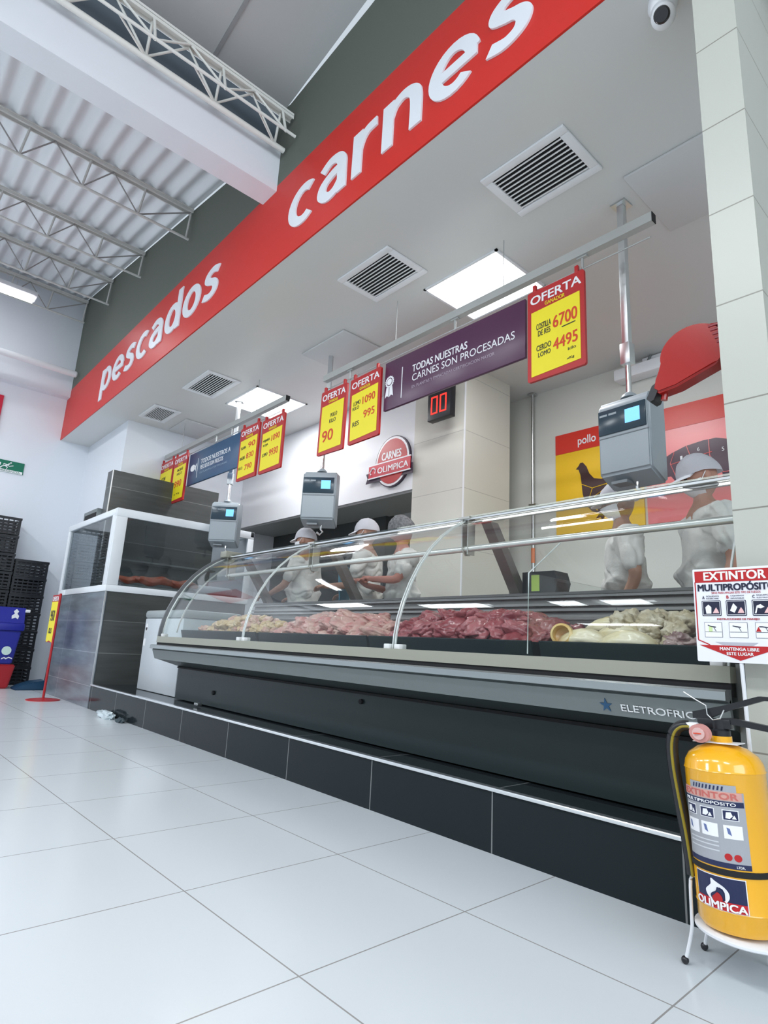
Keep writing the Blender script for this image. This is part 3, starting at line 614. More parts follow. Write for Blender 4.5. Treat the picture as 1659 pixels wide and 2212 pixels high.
# ------------------------------------------------------------------ trays and meat
def tray(x0, x1, label, zt=.812):
    t = thing('meat_tray', label, 'tray', ((x0 + x1) / 2, 2.5, .7425), group='dark display trays'); w = (x1 - x0) / 2; h = zt - .7425
    bm = BM(); box(bm, -w, w, -.27, .36, 0, .008); 
    prism(bm, [(-.27, 0), (-.262, 0), (-.275, h), (-.29, h)], -w, w, 'x'); prism(bm, [(.352, 0), (.36, 0), (.37, h + .02), (.362, h + .02)], -w, w, 'x')
    box(bm, -w, -w + .008, -.27, .36, 0, h); box(bm, w - .008, w, -.27, .36, 0, h); obj('pan', bm, TRAY, t)
    bm = BM(); tube(bm, [(-w, -.285, h), (w, -.285, h)], .005, 6); obj('rim', bm, TRAY, t, True)
tray(-5.10, -3.84, 'dark tray of chicken at the left end of the case')
tray(-3.80, -2.62, 'dark tray of pale pink pork beside the chicken')
tray(-2.60, -1.53, 'dark tray of deep red meat in the middle of the case')
tray(-1.49, -.76, 'dark tray of tripe and offal at the right end of the case')
def blob(kind, seed):
    """one piece of meat about 10 cm long"""
    bm = BM(); bmesh.ops.create_icosphere(bm, subdivisions=4, radius=1)
    dims = {'chicken': (.055, .042, .034), 'pork': (.095, .070, .036), 'beef': (.080, .060, .036), 'tongue': (.15, .05, .042), 'tripe': (.055, .050, .045), 'offal': (.07, .06, .03)}[kind]
    am = {'chicken': .30, 'pork': .26, 'beef': .30, 'tongue': .12, 'tripe': .34, 'offal': .32}[kind]
    for v in bm.verts:
        p = v.co.copy(); o_ = Vector((seed * 3.1, seed * 1.7, seed))
        n = noise.noise(p * 1.1 + o_) + .45 * noise.noise(p * 2.4 + o_) + .34 * noise.noise(p * 4.5 + o_) + .12 * noise.noise(p * 10 + o_)
        cr = abs(noise.noise(p * 1.7 - o_)); f = 1 + am * 1.25 * n - am * .5 * max(0, .14 - cr) / .14
        if kind == 'tongue': f *= 1 - .35 * max(0, p.x) ** 2
        v.co = Vector((p.x * dims[0], p.y * dims[1], p.z * dims[2])) * f
        if kind == 'tongue': v.co.z -= .6 * v.co.x ** 2 * 3; v.co.y += 1.6 * v.co.x ** 2
    me = bpy.data.meshes.new(kind); bm.to_mesh(me); bm.free(); me.polygons.foreach_set('use_smooth', [True] * len(me.polygons)); return me
MM = {'chicken': [mat('chicken_flesh', (.56, .38, .17), .30, noisec=(14, (.64, .50, .32), .35, .65), bump=(70, .35), coat=.3), mat('chicken_flesh_pink', (.56, .30, .24), .30, noisec=(16, (.62, .46, .34), .35, .65), bump=(70, .35), coat=.3)],
      'pork': [mat('pork_flesh', (.50, .20, .18), .28, noisec=(11, (.62, .38, .33), .38, .62), bump=(60, .4), coat=.4), mat('pork_fat', (.58, .36, .30), .3, noisec=(10, (.46, .17, .17), .40, .66), bump=(60, .4), coat=.4)],
      'beef': [mat('beef_flesh', (.25, .035, .045), .25, noisec=(12, (.42, .13, .14), .42, .70), bump=(60, .4), coat=.4), mat('beef_flesh_light', (.38, .11, .12), .25, noisec=(12, (.22, .03, .045), .42, .68), bump=(60, .4), coat=.4)],
      'tongue': [mat('tongue_fat', (.72, .62, .36), .32, noisec=(7, (.78, .70, .52), .4, .6), bump=(40, .15), coat=.3)],
      'tripe': [mat('tripe_flesh', (.50, .42, .28), .35, noisec=(14, (.62, .55, .42), .4, .6), bump=(60, .5), coat=.2)],
      'offal': [mat('offal_flesh', (.26, .15, .15), .22, noisec=(14, (.48, .36, .34), .45, .62), bump=(60, .6), coat=.6)]}
PROTO = {}
for k_, n_ in (('chicken', 5), ('pork', 5), ('beef', 5), ('tongue', 2), ('tripe', 4), ('offal', 4)):
    PROTO[k_] = []
    for s_ in range(n_):
        for mt in MM[k_]:
            me = blob(k_, s_ + 1 + 7 * len(k_)); me.materials.append(mt); PROTO[k_].append(me)
def heap(kind, name, label, cat, group, x0, x1, n, top, y0=2.27, y1=2.80, sc=1.0, rnd=random.Random(3)):
    """pieces laid row by row over a mound; top(x) is the crest height above the tray floor"""
    cols = max(1, int((x1 - x0) / (.085 * sc))); made = 0; layers = []
    for lay in range(4):
        for i in range(cols):
            for j in range(6):
                u = (i + .5) / cols; v = (j + .5) / 6; x = x0 + u * (x1 - x0) + rnd.uniform(-.02, .02); y = y0 + v * (y1 - y0) + rnd.uniform(-.02, .02)
                hgt = top((x - x0) / (x1 - x0)) * (sin(pi * (.12 + .80 * min(1, v * 1.0))) ** .7)
                z = .775 + lay * .05
                if z < .765 + hgt + .02: layers.append((lay, x, y, min(z, .765 + hgt)))
    rnd.shuffle(layers); layers.sort(key=lambda a: -(a[3] - a[2] * .3)); layers = layers[:n]
    for lay, x, y, z in layers:
        u = (x - x0) / (x1 - x0); v = (y - y0) / (y1 - y0)
        where = ('front' if v < .34 else 'middle' if v < .67 else 'back') + (' left' if u < .34 else ' centre' if u < .67 else ' right')
        o = bpy.data.objects.new(name, rnd.choice(PROTO[kind])); COL.objects.link(o); s = sc * rnd.uniform(.82, 1.2)
        o.scale = (s, s, s); o.location = (x, y, z); o.rotation_euler = (rnd.uniform(-.5, .5), rnd.uniform(-.5, .5), rnd.uniform(0, 2 * pi)); tag(o, label.replace('@', where) + (', on top' if z > .765 + .75 * top(u) else ''), cat, group)
bump_ = lambda a, b: (lambda u: a + b * sin(pi * u))
heap('chicken', 'chicken_piece', 'raw yellowish chicken piece at the @ of the leftmost tray', 'chicken', 'chicken pieces in the left tray', -5.02, -3.90, 150, bump_(.09, .08), 2.33, 2.80)
heap('pork', 'pork_cut', 'raw pale pink pork cut at the @ of the second tray', 'meat', 'pork cuts in the second tray', -3.76, -2.66, 125, bump_(.105, .075), 2.34, 2.80, 1.08)
heap('beef', 'beef_cut', 'raw deep red meat cut at the @ of the middle tray', 'meat', 'red meat cuts in the middle tray', -2.56, -1.56, 125, bump_(.11, .085), 2.34, 2.80, 1.1)
RR = random.Random(5)
for k, (x, y, z, a) in enumerate(((-1.33, 2.33, .835, .15), (-1.22, 2.42, .86, .05), (-1.12, 2.29, .83, .1), (-1.30, 2.52, .90, .3))):
    o = bpy.data.objects.new('beef_tongue', PROTO['tongue'][k % 2]); COL.objects.link(o); o.location = (x, y, z); o.rotation_euler = (0, .1, a + .1); o.scale = (.95, .95, .95)
    tag(o, ('long pale yellow tongue-shaped piece lying at the front of the right tray', 'long pale yellow piece in the middle of the right tray', 'lowest pale yellow piece beside the grey offal', 'rearmost long pale yellow piece, under the tripe heap')[k], 'meat', 'long pale pieces in the right tray')
bm = BM(); lathe(bm, [(.030, -.04), (.046, -.03), (.05, .0), (.046, .025), (.036, .03), (.036, -.02), (.02, -.03)], n=24); o = obj('marrow_ring', bm, mat('ring_fat', (.72, .52, .20), .35, noisec=(10, (.66, .36, .10), .4, .7), coat=.3), None, True)
o.location = (-1.43, 2.30, .845); o.rotation_euler = (R(80), .2, .25); tag(o, 'hollow yellow ring of meat at the left edge of the right tray', 'meat')
heap('tripe', 'tripe_piece', 'pale grey-beige tripe lump at the @ of the tripe pile', 'tripe', 'tripe lumps in the right tray', -1.30, -.98, 45, lambda u: .17, 2.40, 2.78, .95)
heap('offal', 'offal_piece', 'dark glistening offal piece at the @ of the offal pile', 'offal', 'offal pieces in the right tray', -1.02, -.78, 50, lambda u: .06 + .06 * u, 2.27, 2.78, .85)
heap('tongue', 'fat_strip', 'pale strip of fat at the @ under the long pale pieces', 'meat', 'fat strips in the right tray', -1.44, -1.06, 8, lambda u: .03, 2.36, 2.50, .6)

# ------------------------------------------------------------------ things on the rear shelf
t = thing('label_printer', 'dark label printer with a lime sticker on the rear shelf', 'printer', (-2.02, 3.08, 1.105))
bm = BM(); prism(bm, [(-.12, 0), (.10, 0), (.12, .07), (.10, .135), (-.12, .135)], -.07, .07, 'y'); obj('body', bm, BLACK, t)
plate('lime_sticker', rect(-.055, .0, .02, .115), -.0705, .002, mat('lime_sticker', (.45, .62, .10), .5), t, 'lime sticker')

# ================================================================== FREEZER, FISH COUNTER
t = thing('chest_freezer', 'white chest freezer with grey lid left of the meat case', 'freezer', (-5.78, 2.65, .233))
bx('body', (-.46, .46, -.33, .25, 0, .69), mat('freezer_white', (.62, .66, .70), .35), t, .012); bx('lid', (-.47, .47, -.34, .26, .69, .77), mat('freezer_lid', (.36, .39, .40), .4), t, .03)
plate('energy_sticker', ell(-.40, .60, .028, .04), -.3305, .001, SW, t); plate('energy_mark', ell(-.40, .60, .022, .032, 20, 180, 360), -.3318, .001, INKB, t); plate('label_sheet', rect(-.44, -.39, .42, .49), -.3305, .001, SW, t)
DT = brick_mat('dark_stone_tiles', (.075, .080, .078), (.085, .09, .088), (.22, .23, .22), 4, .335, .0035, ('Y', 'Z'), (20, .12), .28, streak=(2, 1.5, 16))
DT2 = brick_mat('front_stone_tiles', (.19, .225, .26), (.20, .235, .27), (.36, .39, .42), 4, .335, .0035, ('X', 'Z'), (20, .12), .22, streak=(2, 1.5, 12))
fc = thing('fish_counter', 'grey stone tiled fish counter at the far left end', 'counter', (-7.67, 2.9, 0))
def fpart(name, b, material, bev=0, label=None): 
    return bx(name, (b[0] + 7.67, b[1] + 7.67, b[2] - 2.9, b[3] - 2.9, b[4], b[5]), material, fc, bev, label)
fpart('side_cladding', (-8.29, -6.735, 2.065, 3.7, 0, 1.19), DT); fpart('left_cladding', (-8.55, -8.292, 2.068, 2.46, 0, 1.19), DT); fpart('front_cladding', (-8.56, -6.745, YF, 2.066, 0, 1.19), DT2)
fpart('corner_strip', (-6.745, -6.73, YF - .002, YF + .012, .24, 1.19), ALU)
FRM = mat('case_frame_white', (.74, .77, .80), .35)
fg = thing('fish_case', 'white framed glass fish case on the dark tiled counter', 'display case', (-7.67, 2.9, 1.19))
def gpart(name, boxes, material, bev=0):
    bm = BM()
    for b in boxes: box(bm, b[0] + 7.67, b[1] + 7.67, b[2] - 2.9, b[3] - 2.9, b[4] - 1.19, b[5] - 1.19, bev)
    return obj(name, bm, material, fg, bev > 0)
x0, x1, y0, y1, zb, zt = -8.60, -6.72, 2.03, 3.72, 1.192, 2.10
gpart('base_frame', [(-8.28, x1, y0, y1, zb, zb + .07), (x0, -8.28, y0, 2.46, zb, zb + .07)], FRM, .006)
gpart('side_frame', [(x1 - .05, x1, y0, y0 + .12, zb + .07, zt - .09), (x1 - .05, x1, y1 - .08, y1, zb + .07, zt - .09), (x1 - .05, x1, y0, y1, zt - .09, zt)], FRM, .004)
gpart('front_frame', [(x0, x0 + .07, y0, y0 + .05, zb + .07, zt - .07), (x1 - .14, x1 - .05, y0, y0 + .05, zb + .07, zt - .07), (x0, x1 - .05, y0, y0 + .05, zt - .07, zt)], FRM, .004)
gpart('side_pane', [(x1 - .03, x1 - .024, y0 + .12, y1 - .08, zb + .07, zt - .09)], GLASSD); gpart('front_pane', [(x0 + .07, x1 - .14, y0 + .02, y0 + .026, zb + .07, zt - .07)], GLASSD)
gpart('rear_frame', [(-8.28, x1, y1 - .05, y1, zt - .07, zt), (x0, x0 + .05, y0 + .05, 2.46, zt - .07, zt)], FRM, .004)
gpart('inner_shelf', [(-7.7, -6.78, 2.2, 3.6, 1.262, 1.285)], STEEL)
gpart('inner_rack', [(-7.74, -7.70, 2.2, 3.6, 1.27, 1.62), (-7.74, -7.45, 2.2, 3.6, 1.62, 1.64)], mat('rack_grey', (.16, .17, .17), .4))
pw = thing('tiled_partition', 'tall dark stone tiled partition rising above the fish case', 'partition', (-7.86, 3.05, 1.265))
bx('panel', (-.10, .10, -.83, .62, 0, 1.51), DT, pw); bx('edge_strip', (.095, .103, -.835, -.822, 0, 1.51), ALU, pw)
t = thing('extractor_box', 'small grey box with a black slot on top of the fish case', 'box', (-8.27, 2.65, 2.10))
bx('body', (-.28, .28, -.48, -.19, .0, .20), GREYM, t, .004); bx('slot', (-.22, .26, -.484, -.478, .04, .15), BLACKM, t)
FISH = mat('salmon_flesh', (.72, .13, .06), .3, noisec=(8, (.78, .26, .16), .4, .65), coat=.4)
for k, (x, y, s, lb) in enumerate(((-7.0, 2.62, 1.0, 'long orange salmon fillet nearest in the fish case'), (-7.02, 2.95, .9, 'orange salmon fillet in the middle of the fish case'), (-7.15, 2.40, .8, 'orange salmon fillet at the left of the fish case shelf'))):
    bm = BM(); bmesh.ops.create_icosphere(bm, subdivisions=4, radius=1)
    for v in bm.verts:
        p = v.co.copy(); f = 1 + .12 * noise.noise(p * 2 + Vector((k, 0, 0))); v.co = Vector((p.x * .10 * (1 - .3 * p.y), p.y * .22, .052 * p.z + .012 * sin(p.y * 5))) * f * s
    o = obj('salmon_fillet', bm, FISH, None, True); o.location = (x + .1, y, 1.365); tag(o, lb, 'fish', 'salmon fillets in the fish case')
bm = BM(); tube(bm, [(-.03, -.24, 0), (0, -.2, .0), (.0, .2, 0), (.02, .24, 0)], [.02, .05, .05, .03], 16); o = obj('paper_roll', bm, SW, None, True); o.location = (-6.98, 3.38, 1.336); tag(o, 'white roll lying at the right end of the fish case', 'roll')
bm = BM(); prism(bm, [(-.1, 0), (.12, 0), (.09, .008), (.0, .05), (-.08, .02)], -.10, .12, 'x'); o = obj('ice_slab', bm, mat('fish_white', (.7, .72, .75), .4), None); o.location = (-7.25, 2.30, 1.287); tag(o, 'white fish piece at the front corner of the fish case', 'fish')

# ================================================================== LEFT WALL THINGS
CR = mat('crate_black', (.008, .010, .014), .3)
def crate_proto():
    t = thing('plastic_crate', 'x', 'crate', (0, 0, 0), 0, 'black plastic crates stacked by the left wall')
    w, d, h, th = .19, .21, .243, .012
    bm = BM(); box(bm, -w, w, -d, d, 0, .02); box(bm, -w - .006, w + .006, -d - .006, -d + th, h - .035, h - .001); box(bm, -w - .006, w + .006, d - th, d + .006, h - .035, h - .001)
    box(bm, -w - .006, -w + th, -d, d, h - .035, h - .001); box(bm, w - th, w + .006, -d, d, h - .035, h - .001)
    for sx in (-w, w - .03):
        for sy in (-d, d - .03): box(bm, sx, sx + .03, sy, sy + .03, .02, h - .03)
    obj('shell', bm, CR, t)
    bm = BM()
    for s in (-1, 1):
        for k in range(4): box(bm, s * (w - .006) - .005, s * (w - .006) + .005, -d + .03, d - .03, .03 + k * .045, .052 + k * .045)
        for k in range(5): box(bm, s * (w - .006) - .004, s * (w - .006) + .004, -d + .06 + k * .065, -d + .075 + k * .065, .02, h - .03)
        for k in range(4): box(bm, -w + .03, w - .03, s * (d - .006) - .005, s * (d - .006) + .005, .03 + k * .045, .052 + k * .045)
    obj('side_grid', bm, CR, t); return t
cp = crate_proto()
pos = [(-9.86, 1.89, k * .2445) for k in range(7)] + [(-9.86, 1.45, k * .2545) for k in range(9)]
nth = ['bottom', 'second', 'third', 'fourth', 'fifth', 'sixth', 'seventh', 'eighth', 'topmost']
for i, p in enumerate(pos):
    sh = i < 7; k = i if sh else i - 7
    lb = ('topmost' if (sh and k == 6) else nth[k]) + (' crate' if nth[k] in ('bottom', 'topmost') or (sh and k == 6) else ' crate up') + (' of the shorter black stack by the left wall' if sh else ' of the taller black stack at the left edge')
    if i == 0: cp.location = p; cp['label'] = lb
    else: dup(cp, p, 0, lb)
def bin_(name, loc, mt, label, h, lid):
    t = thing(name, label, 'bin', loc)
    bm = BM(); a, b = .15, .19
    lo = [bm.verts.new(v) for v in ((-a, -a, 0), (a, -a, 0), (a, a, 0), (-a, a, 0))]; hi = [bm.verts.new(v) for v in ((-b, -b, h), (b, -b, h), (b, b, h), (-b, b, h))]
    bm.faces.new(lo[::-1])
    for k in range(4): bm.faces.new((lo[k], lo[(k + 1) % 4], hi[(k + 1) % 4], hi[k]))
    bm.faces.new(hi); bmesh.ops.bevel(bm, geom=list(bm.edges), offset=.015, segments=2, affect='EDGES'); obj('body', bm, mt, t, True)
    if lid:
        bx('lid', (-.215, .215, -.215, .215, h + .001, h + .10), mt, t, .02)
        bm = BM(); prism(bm, [(-.20, h + .10), (.20, h + .10), (.14, h + .30), (-.17, h + .30)], -.20, .20, 'y'); obj('hood', bm, mt, t)
        o = plate('white_symbol', [(.05, h + .15), (.09, h + .17), (.12, h + .15), (.13, h + .19), (.105, h + .22), (.12, h + .25), (.09, h + .28), (.06, h + .25), (.075, h + .22), (.045, h + .19)], 0, .002, SW, t); o.rotation_euler = (0, 0, R(90)); o.location = (.185, 0, 0)
        bm = BM(); tube(bm, [(.21, .19, h + .26), (.21, .24, h + .26)], .02, 10); obj('hinge_pin', bm, SW, t, True)
        bm = BM(); tube(bm, [(0, 0, 0), (.004, 0, 0)], .055, 20); o = obj('round_badge', bm, mat('badge_pale', (.6, .75, .7), .4), t); o.location = (.178, .06, .17)
        o = plate('white_mark', [(.02, .06), (.05, .075), (.07, .062), (.10, .08), (.14, .066), (.14, .08), (.10, .094), (.07, .078), (.05, .09), (.02, .075)], 0, .002, SW, t); o.rotation_euler = (0, 0, R(90)); o.location = (.165, 0, 0)
    return t
bin_('waste_bin', (-9.25, 1.60, 0), mat('bin_red', (.38, .008, .015), .35), 'red plastic bin on the floor under the blue bin', .30, False)
bin_('recycling_bin', (-9.25, 1.60, .302), mat('bin_blue', (.015, .02, .28), .35), 'blue recycling bin with hood and white symbols stacked on the red bin', .42, True)
t = thing('dustpan', 'dark blue dustpan with a long black handle leaning by the left wall', 'dustpan', (-9.0, 2.0, 0))
bm = BM(); bmp = [(-.22, .0), (-.16, .05), (-.02, .10), (.14, .12), (.16, .0)]
A = [bm.verts.new((.16, y, z)) for y, z in bmp]; B = [bm.verts.new((-.16, y, z)) for y, z in bmp]; bm.faces.new(A); bm.faces.new(B[::-1])
for k in range(5): bm.faces.new((A[k], A[(k + 1) % 5], B[(k + 1) % 5], B[k]))
bmesh.ops.bevel(bm, geom=list(bm.edges), offset=.012, segments=2, affect='EDGES'); obj('scoop', bm, mat('dustpan_blue', (.008, .05, .11), .4), t, True)
bm = BM(); tube(bm, [(0, .14, .03), (0, .15, .12), (.0, .17, .95)], .013, 8); obj('handle', bm, BLACK, t, True)
# red floor stand with a yellow card
t = thing('floor_stand', 'thin red floor stand with a yellow offer sheet by the fish counter', 'sign stand', (-7.62, 1.83, 0))
bm = BM(); lathe(bm, [(.17, 0), (.17, .008), (.03, .025)], n=32); obj('base', bm, mat('stand_red', (.42, .01, .015), .35), t, True)
bm = BM(); tube(bm, [(0, 0, .02), (0, 0, 1.17)], .013, 10); obj('pole', bm, mat('stand_red', (0, 0, 0)), t, True)
bx('sheet_holder', (-.30, -.013, -.006, .006, .62, 1.16), mat('stand_red', (0, 0, 0)), t); plate('offer_sheet', [(-.29, .64), (-.25, .62), (-.15, .64), (-.02, .62), (-.02, 1.08), (-.29, 1.08)], -.0065, .002, YEL, t)
text('OFERTA', -.28, -.03, 1.09, 1.14, -.0065, SW, t, .04); text('950', -.25, -.08, .86, .98, -.009, INKB, t, .04); text('KILO', -.22, -.10, .72, .78, -.009, INKB, t, .03)
# exit sign
t = thing('exit_sign', 'small green exit sign with arrow and running figure on the left wall', 'sign', (XL + .001, 1.31, 2.99), R(90))
bx('plate', (-.32, .32, -.012, 0, 0, .175), mat('exit_green', (.0, .16, .09), .35), t)
plate('arrow', [(-.20, .11), (-.10, .15), (-.10, .13), (.02, .13), (.02, .09), (-.10, .09), (-.10, .07)], -.012, .002, SW, t)
bm = BM()
for pts, r_ in ((((.13, .13), (.10, .10), (.07, .09)), .010), (((.10, .11), (.13, .09), (.18, .11)), .007), (((.10, .11), (.06, .12), (.05, .10)), .006), (((.08, .09), (.11, .07), (.10, .045)), .008), (((.07, .09), (.04, .075), (.02, .05)), .008)): tube(bm, [(x, -.014, z) for x, z in pts], r_, 6)
bmesh.ops.create_uvsphere(bm, u_segments=10, v_segments=8, radius=.012, matrix=Matrix.Translation((.145, -.014, .145))); obj('running_figure', bm, SW, t)
bx('caption_strip', (-.32, .31, -.0135, -.012, .0, .038), SW, t); text('SALIDA DE EMERGENCIA', -.28, .28, .008, .030, -.0136, mat('exit_green', (0, 0, 0)), t, .03)
bx('red_wall_panel', (XL + .001, XL + .03, .3, 1.20, 3.50, 4.12), mat('panel_red', (.55, .01, .04), .4)); tag(bpy.data.objects['red_wall_panel'], 'plain red panel high on the left wall at the edge of view', 'panel')
# crumpled bag and grit against the plinth
bm = BM(); bmesh.ops.create_icosphere(bm, subdivisions=4, radius=1)
for v in bm.verts:
    p = v.co.copy(); f = 1 + .45 * noise.noise(p * 1.6) + .2 * noise.noise(p * 5); v.co = Vector((p.x * .20 * f, p.y * .045 * f, max(-.02, p.z * .045 * f)))
o = obj('plastic_bag', bm, mat('thin_plastic', (.55, .63, .66), .25, coat=.5), None, True); o.location = (-5.95, 1.975, .02); tag(o, 'crumpled pale plastic bag on the floor against the plinth', 'bag')
bm = BM(); bmesh.ops.create_icosphere(bm, subdivisions=3, radius=1)
for v in bm.verts: p = v.co.copy(); v.co = Vector((p.x * .07, p.y * .03, max(-.012, p.z * .03))) * (1 + .5 * noise.noise(p * 2))
o = obj('litter_scrap', bm, mat('litter_dark', (.03, .05, .06), .5), None, True); o.location = (-5.62, 1.99, .012); tag(o, 'small dark scrap of litter beside the plastic bag', 'litter')

# ================================================================== FIRE EXTINGUISHER
EX = (-.652, 1.83)
EXY = mat('extinguisher_yellow', (.86, .42, .008), .22, coat=.6)
r0 = .0915
ext = thing('fire_extinguisher', 'yellow fire extinguisher with a gauge and black hose on a white stand', 'extinguisher', (EX[0] + .010, EX[1], .116), R(3)); ext.scale = (1.04, 1.04, .905); ext.rotation_euler = (0, R(-2.2), R(3))
bm = BM(); lathe(bm, [(.070, 0), (.084, .004), (r0, .018), (r0, .055), (r0 + .0015, .058), (r0, .061), (r0, .405), (r0 + .002, .409), (r0, .413), (r0 * .97, .43), (r0 * .86, .45), (r0 * .62, .468), (.032, .478), (.026, .482), (.026, .50)], n=64); obj('cylinder', bm, EXY, ext, True)
bm = BM(); lathe(bm, [(.024, .495), (.024, .515), (.019, .52), (.019, .545)], n=24); box(bm, -.05, .03, -.014, .014, .52, .548, .003); obj('valve', bm, BLACK, ext, True)
bx('neck_tag', (-.055, .05, -.045, .02, .4815, .4835), SW, ext)
bm = BM(); prism(bm, [(-.06, .545), (-.02, .548), (.02, .57), (.11, .606), (.145, .606), (.145, .616), (.10, .618), (.02, .588), (-.05, .568), (-.06, .565)], -.012, .012, 'y'); obj('squeeze_lever', bm, BLACK, ext)
bm = BM(); prism(bm, [(-.03, .528), (.03, .535), (.12, .52), (.19, .47), (.20, .48), (.13, .535), (.03, .553), (-.03, .545)], -.010, .010, 'y'); obj('carry_handle', bm, BLACK, ext)
bm = BM(); tube(bm, [(-.075, -.02, .622), (-.045, -.02, .60), (-.022, -.02, .585), (-.02, -.022, .56), (-.008, -.022, .545), (.01, -.022, .55), (.02, -.018, .575)], .0018, 6); obj('safety_seal', bm, STEEL, ext)
bm = BM(); tube(bm, [(-.03, -.045, .508), (-.033, -.06, .506)], .026, 24); obj('gauge', bm, mat('gauge_pink', (.62, .28, .25), .3), ext, True); bm = BM(); tube(bm, [(-.033, -.060, .506), (-.034, -.063, .506)], .017, 20); obj('gauge_face', bm, mat('gauge_face', (.70, .45, .42), .3), ext); bx('gauge_needle', (-.045, -.02, -.066, -.063, .505, .508), INKR, ext)
bx('hose_coupling', (-.078, -.045, -.03, .0, .515, .533), SW, ext, .004)
hp = [(-.07, -.015, .523), (-.10, -.02, .52), (-.128, -.02, .50), (-.142, -.02, .46), (-.142, -.02, .40), (-.132, -.02, .32), (-.118, -.02, .23), (-.108, -.022, .15), (-.105, -.022, .11)]
def smoothp(P, n=6):
    P = [Vector(p) for p in P]; o = []
    for i in range(len(P) - 1):
        a, b, c, d = P[max(i - 1, 0)], P[i], P[i + 1], P[min(i + 2, len(P) - 1)]
        for k in range(n):
            t_ = k / n; o.append(.5 * ((2 * b) + (c - a) * t_ + (2 * a - 5 * b + 4 * c - d) * t_ ** 2 + (3 * b - a - 3 * c + d) * t_ ** 3))
    return o + [P[-1]]
hp = [(-.07 + (p[0] + .07) * .66, p[1], p[2]) for p in hp]
bm = BM(); tube(bm, smoothp(hp), .0155, 12); obj('hose', bm, BLACK, ext, True)
bm = BM(); tube(bm, [p + Vector((.004, -.0145, -.002)) for p in smoothp(hp)], .0038, 8); obj('hose_stripe', bm, mat('stripe_yellow', (.26, .20, .01), .5), ext, True, 'yellow stripe')
bm = BM()
for k in range(49):
    pass
lathe(bm, [(r0 + .0005, .148), (r0 + .003, .150), (r0 + .003, .162), (r0 + .0005, .164)], n=64, cap=False); obj('hose_strap', bm, BLACKM, ext, True)
def wrap(o, rr):
    """bend a flat XZ mesh (facing -Y) round the cylinder"""
    for v in o.data.vertices:
        a = (-.098 + (v.co.x + .098) * 1.10) / rr; rad = rr - v.co.y; v.co = (rad * sin(a), -rad * cos(a), v.co.z)
def wplate(name, x0, x1, z0, z1, lift, material, poly=None):
    bm = BM(); n = max(2, int((x1 - x0) / .006)); th = .0005
    if poly is None:
        A = [[bm.verts.new((x0 + (x1 - x0) * k / n, y, z)) for k in range(n + 1)] for y, z in ((-lift, z0), (-lift, z1), (-lift - th, z1), (-lift - th, z0))]
        for i in range(4):
            a, b = A[i], A[(i + 1) % 4]
            for k in range(n): bm.faces.new((a[k], a[k + 1], b[k + 1], b[k]))
    else: prism(bm, poly, -lift - th, -lift, 'y')
    o = obj(name, bm, material, ext); wrap(o, r0); return o
LBG = mat('label_grey', (.36, .37, .40), .35); NV = mat('label_navy', (.012, .018, .07), .35)
wplate('main_label', -.098, .048, .168, .36, .0006, LBG); wplate('label_crown', -.07, .034, .36, .378, .0006, LBG)
wplate('label_title_band', -.098, .044, .338, .360, .0012, mat('label_salmon', (.62, .33, .28), .4)); wplate('label_band', -.098, .046, .3225, .336, .0012, NV)
def wtext(s, x0, x1, z0, z1, lift, material, bold=.03):
    o = text(s, x0, x1, z0, z1, -lift, material, ext, bold, .0004); wrap(o, r0); return o
wtext('EXTINTOR', -.09, .036, .341, .357, .0018, mat('label_rose', (.55, .14, .12), .4), .05); wtext('MULTIPROPOSITO', -.088, .03, .325, .333, .0018, SW, .04)
for q in range(9): wplate('crown_stripe', 0, 0, 0, 0, .0012, NV, poly=[(-.060 + q * .008, .363), (-.0565 + q * .008, .363), (-.0545 + q * .008, .374), (-.058 + q * .008, .374)])
for k, x in enumerate((-.088, -.045, .002)):
    wplate('pictogram', x, x + .032, .288, .315, .0012, SW); wplate('pictogram_field', x + .002, x + .030, .290, .313, .0018, NV)
    wplate('pictogram_shape', 0, 0, 0, 0, .0024, SW, poly=[(x + .006, .294), (x + .014, .293), (x + .02, .300), (x + .017, .310), (x + .008, .309)]); wplate('pictogram_shape', 0, 0, 0, 0, .0024, SW, poly=[(x + .018, .293), (x + .027, .293), (x + .023, .303)])
    wplate('instruction_picture', x, x + .036, .242, .276, .0012, SW); wplate('instruction_shape', 0, 0, 0, 0, .0018, mat('pict_blue', (.12, .16, .35), .4), poly=[(x + .006, .270), (x + .012, .268), (x + .015, .250), (x + .008, .255)])
for x in (.006, .024): wplate('seal_mark', 0, 0, 0, 0, .0012, SIGNR, poly=ell(x, .196, .0075, .009, 16))
wplate('label_foot_band', -.098, .048, .168, .181, .0012, NV); wtext('LTDA.', .02, .035, .171, .177, .0018, SW, .03)
for z in (.228, .218, .206): wplate('label_line', -.085, -.01, z, z + .003, .0012, mat('label_white', (.6, .62, .65), .4))
wplate('brand_border', -.077, .034, .060, .144, .0006, SW); wplate('brand_field', -.075, .032, .062, .142, .0012, NV); wplate('brand_red', -.075, .032, .062, .084, .0018, mat('brand_red', (.55, .015, .02), .35))
wtext('OLIMPICA', -.073, .030, .064, .082, .0045, SW, .06)
fl_o = spline([(-.036, .078), (-.046, .090), (-.049, .102), (-.042, .112), (-.036, .120), (-.035, .134), (-.026, .129), (-.010, .120), (-.001, .108), (.000, .094), (-.006, .082)], 5)
fl_i = spline([(-.034, .083), (-.038, .091), (-.035, .098), (-.026, .106), (-.022, .116), (-.012, .108), (-.009, .096), (-.013, .084)], 5)
fl_h = spline([(-.031, .079), (-.034, .089), (-.028, .097), (-.022, .103), (-.015, .096), (-.013, .087), (-.016, .079)], 5)
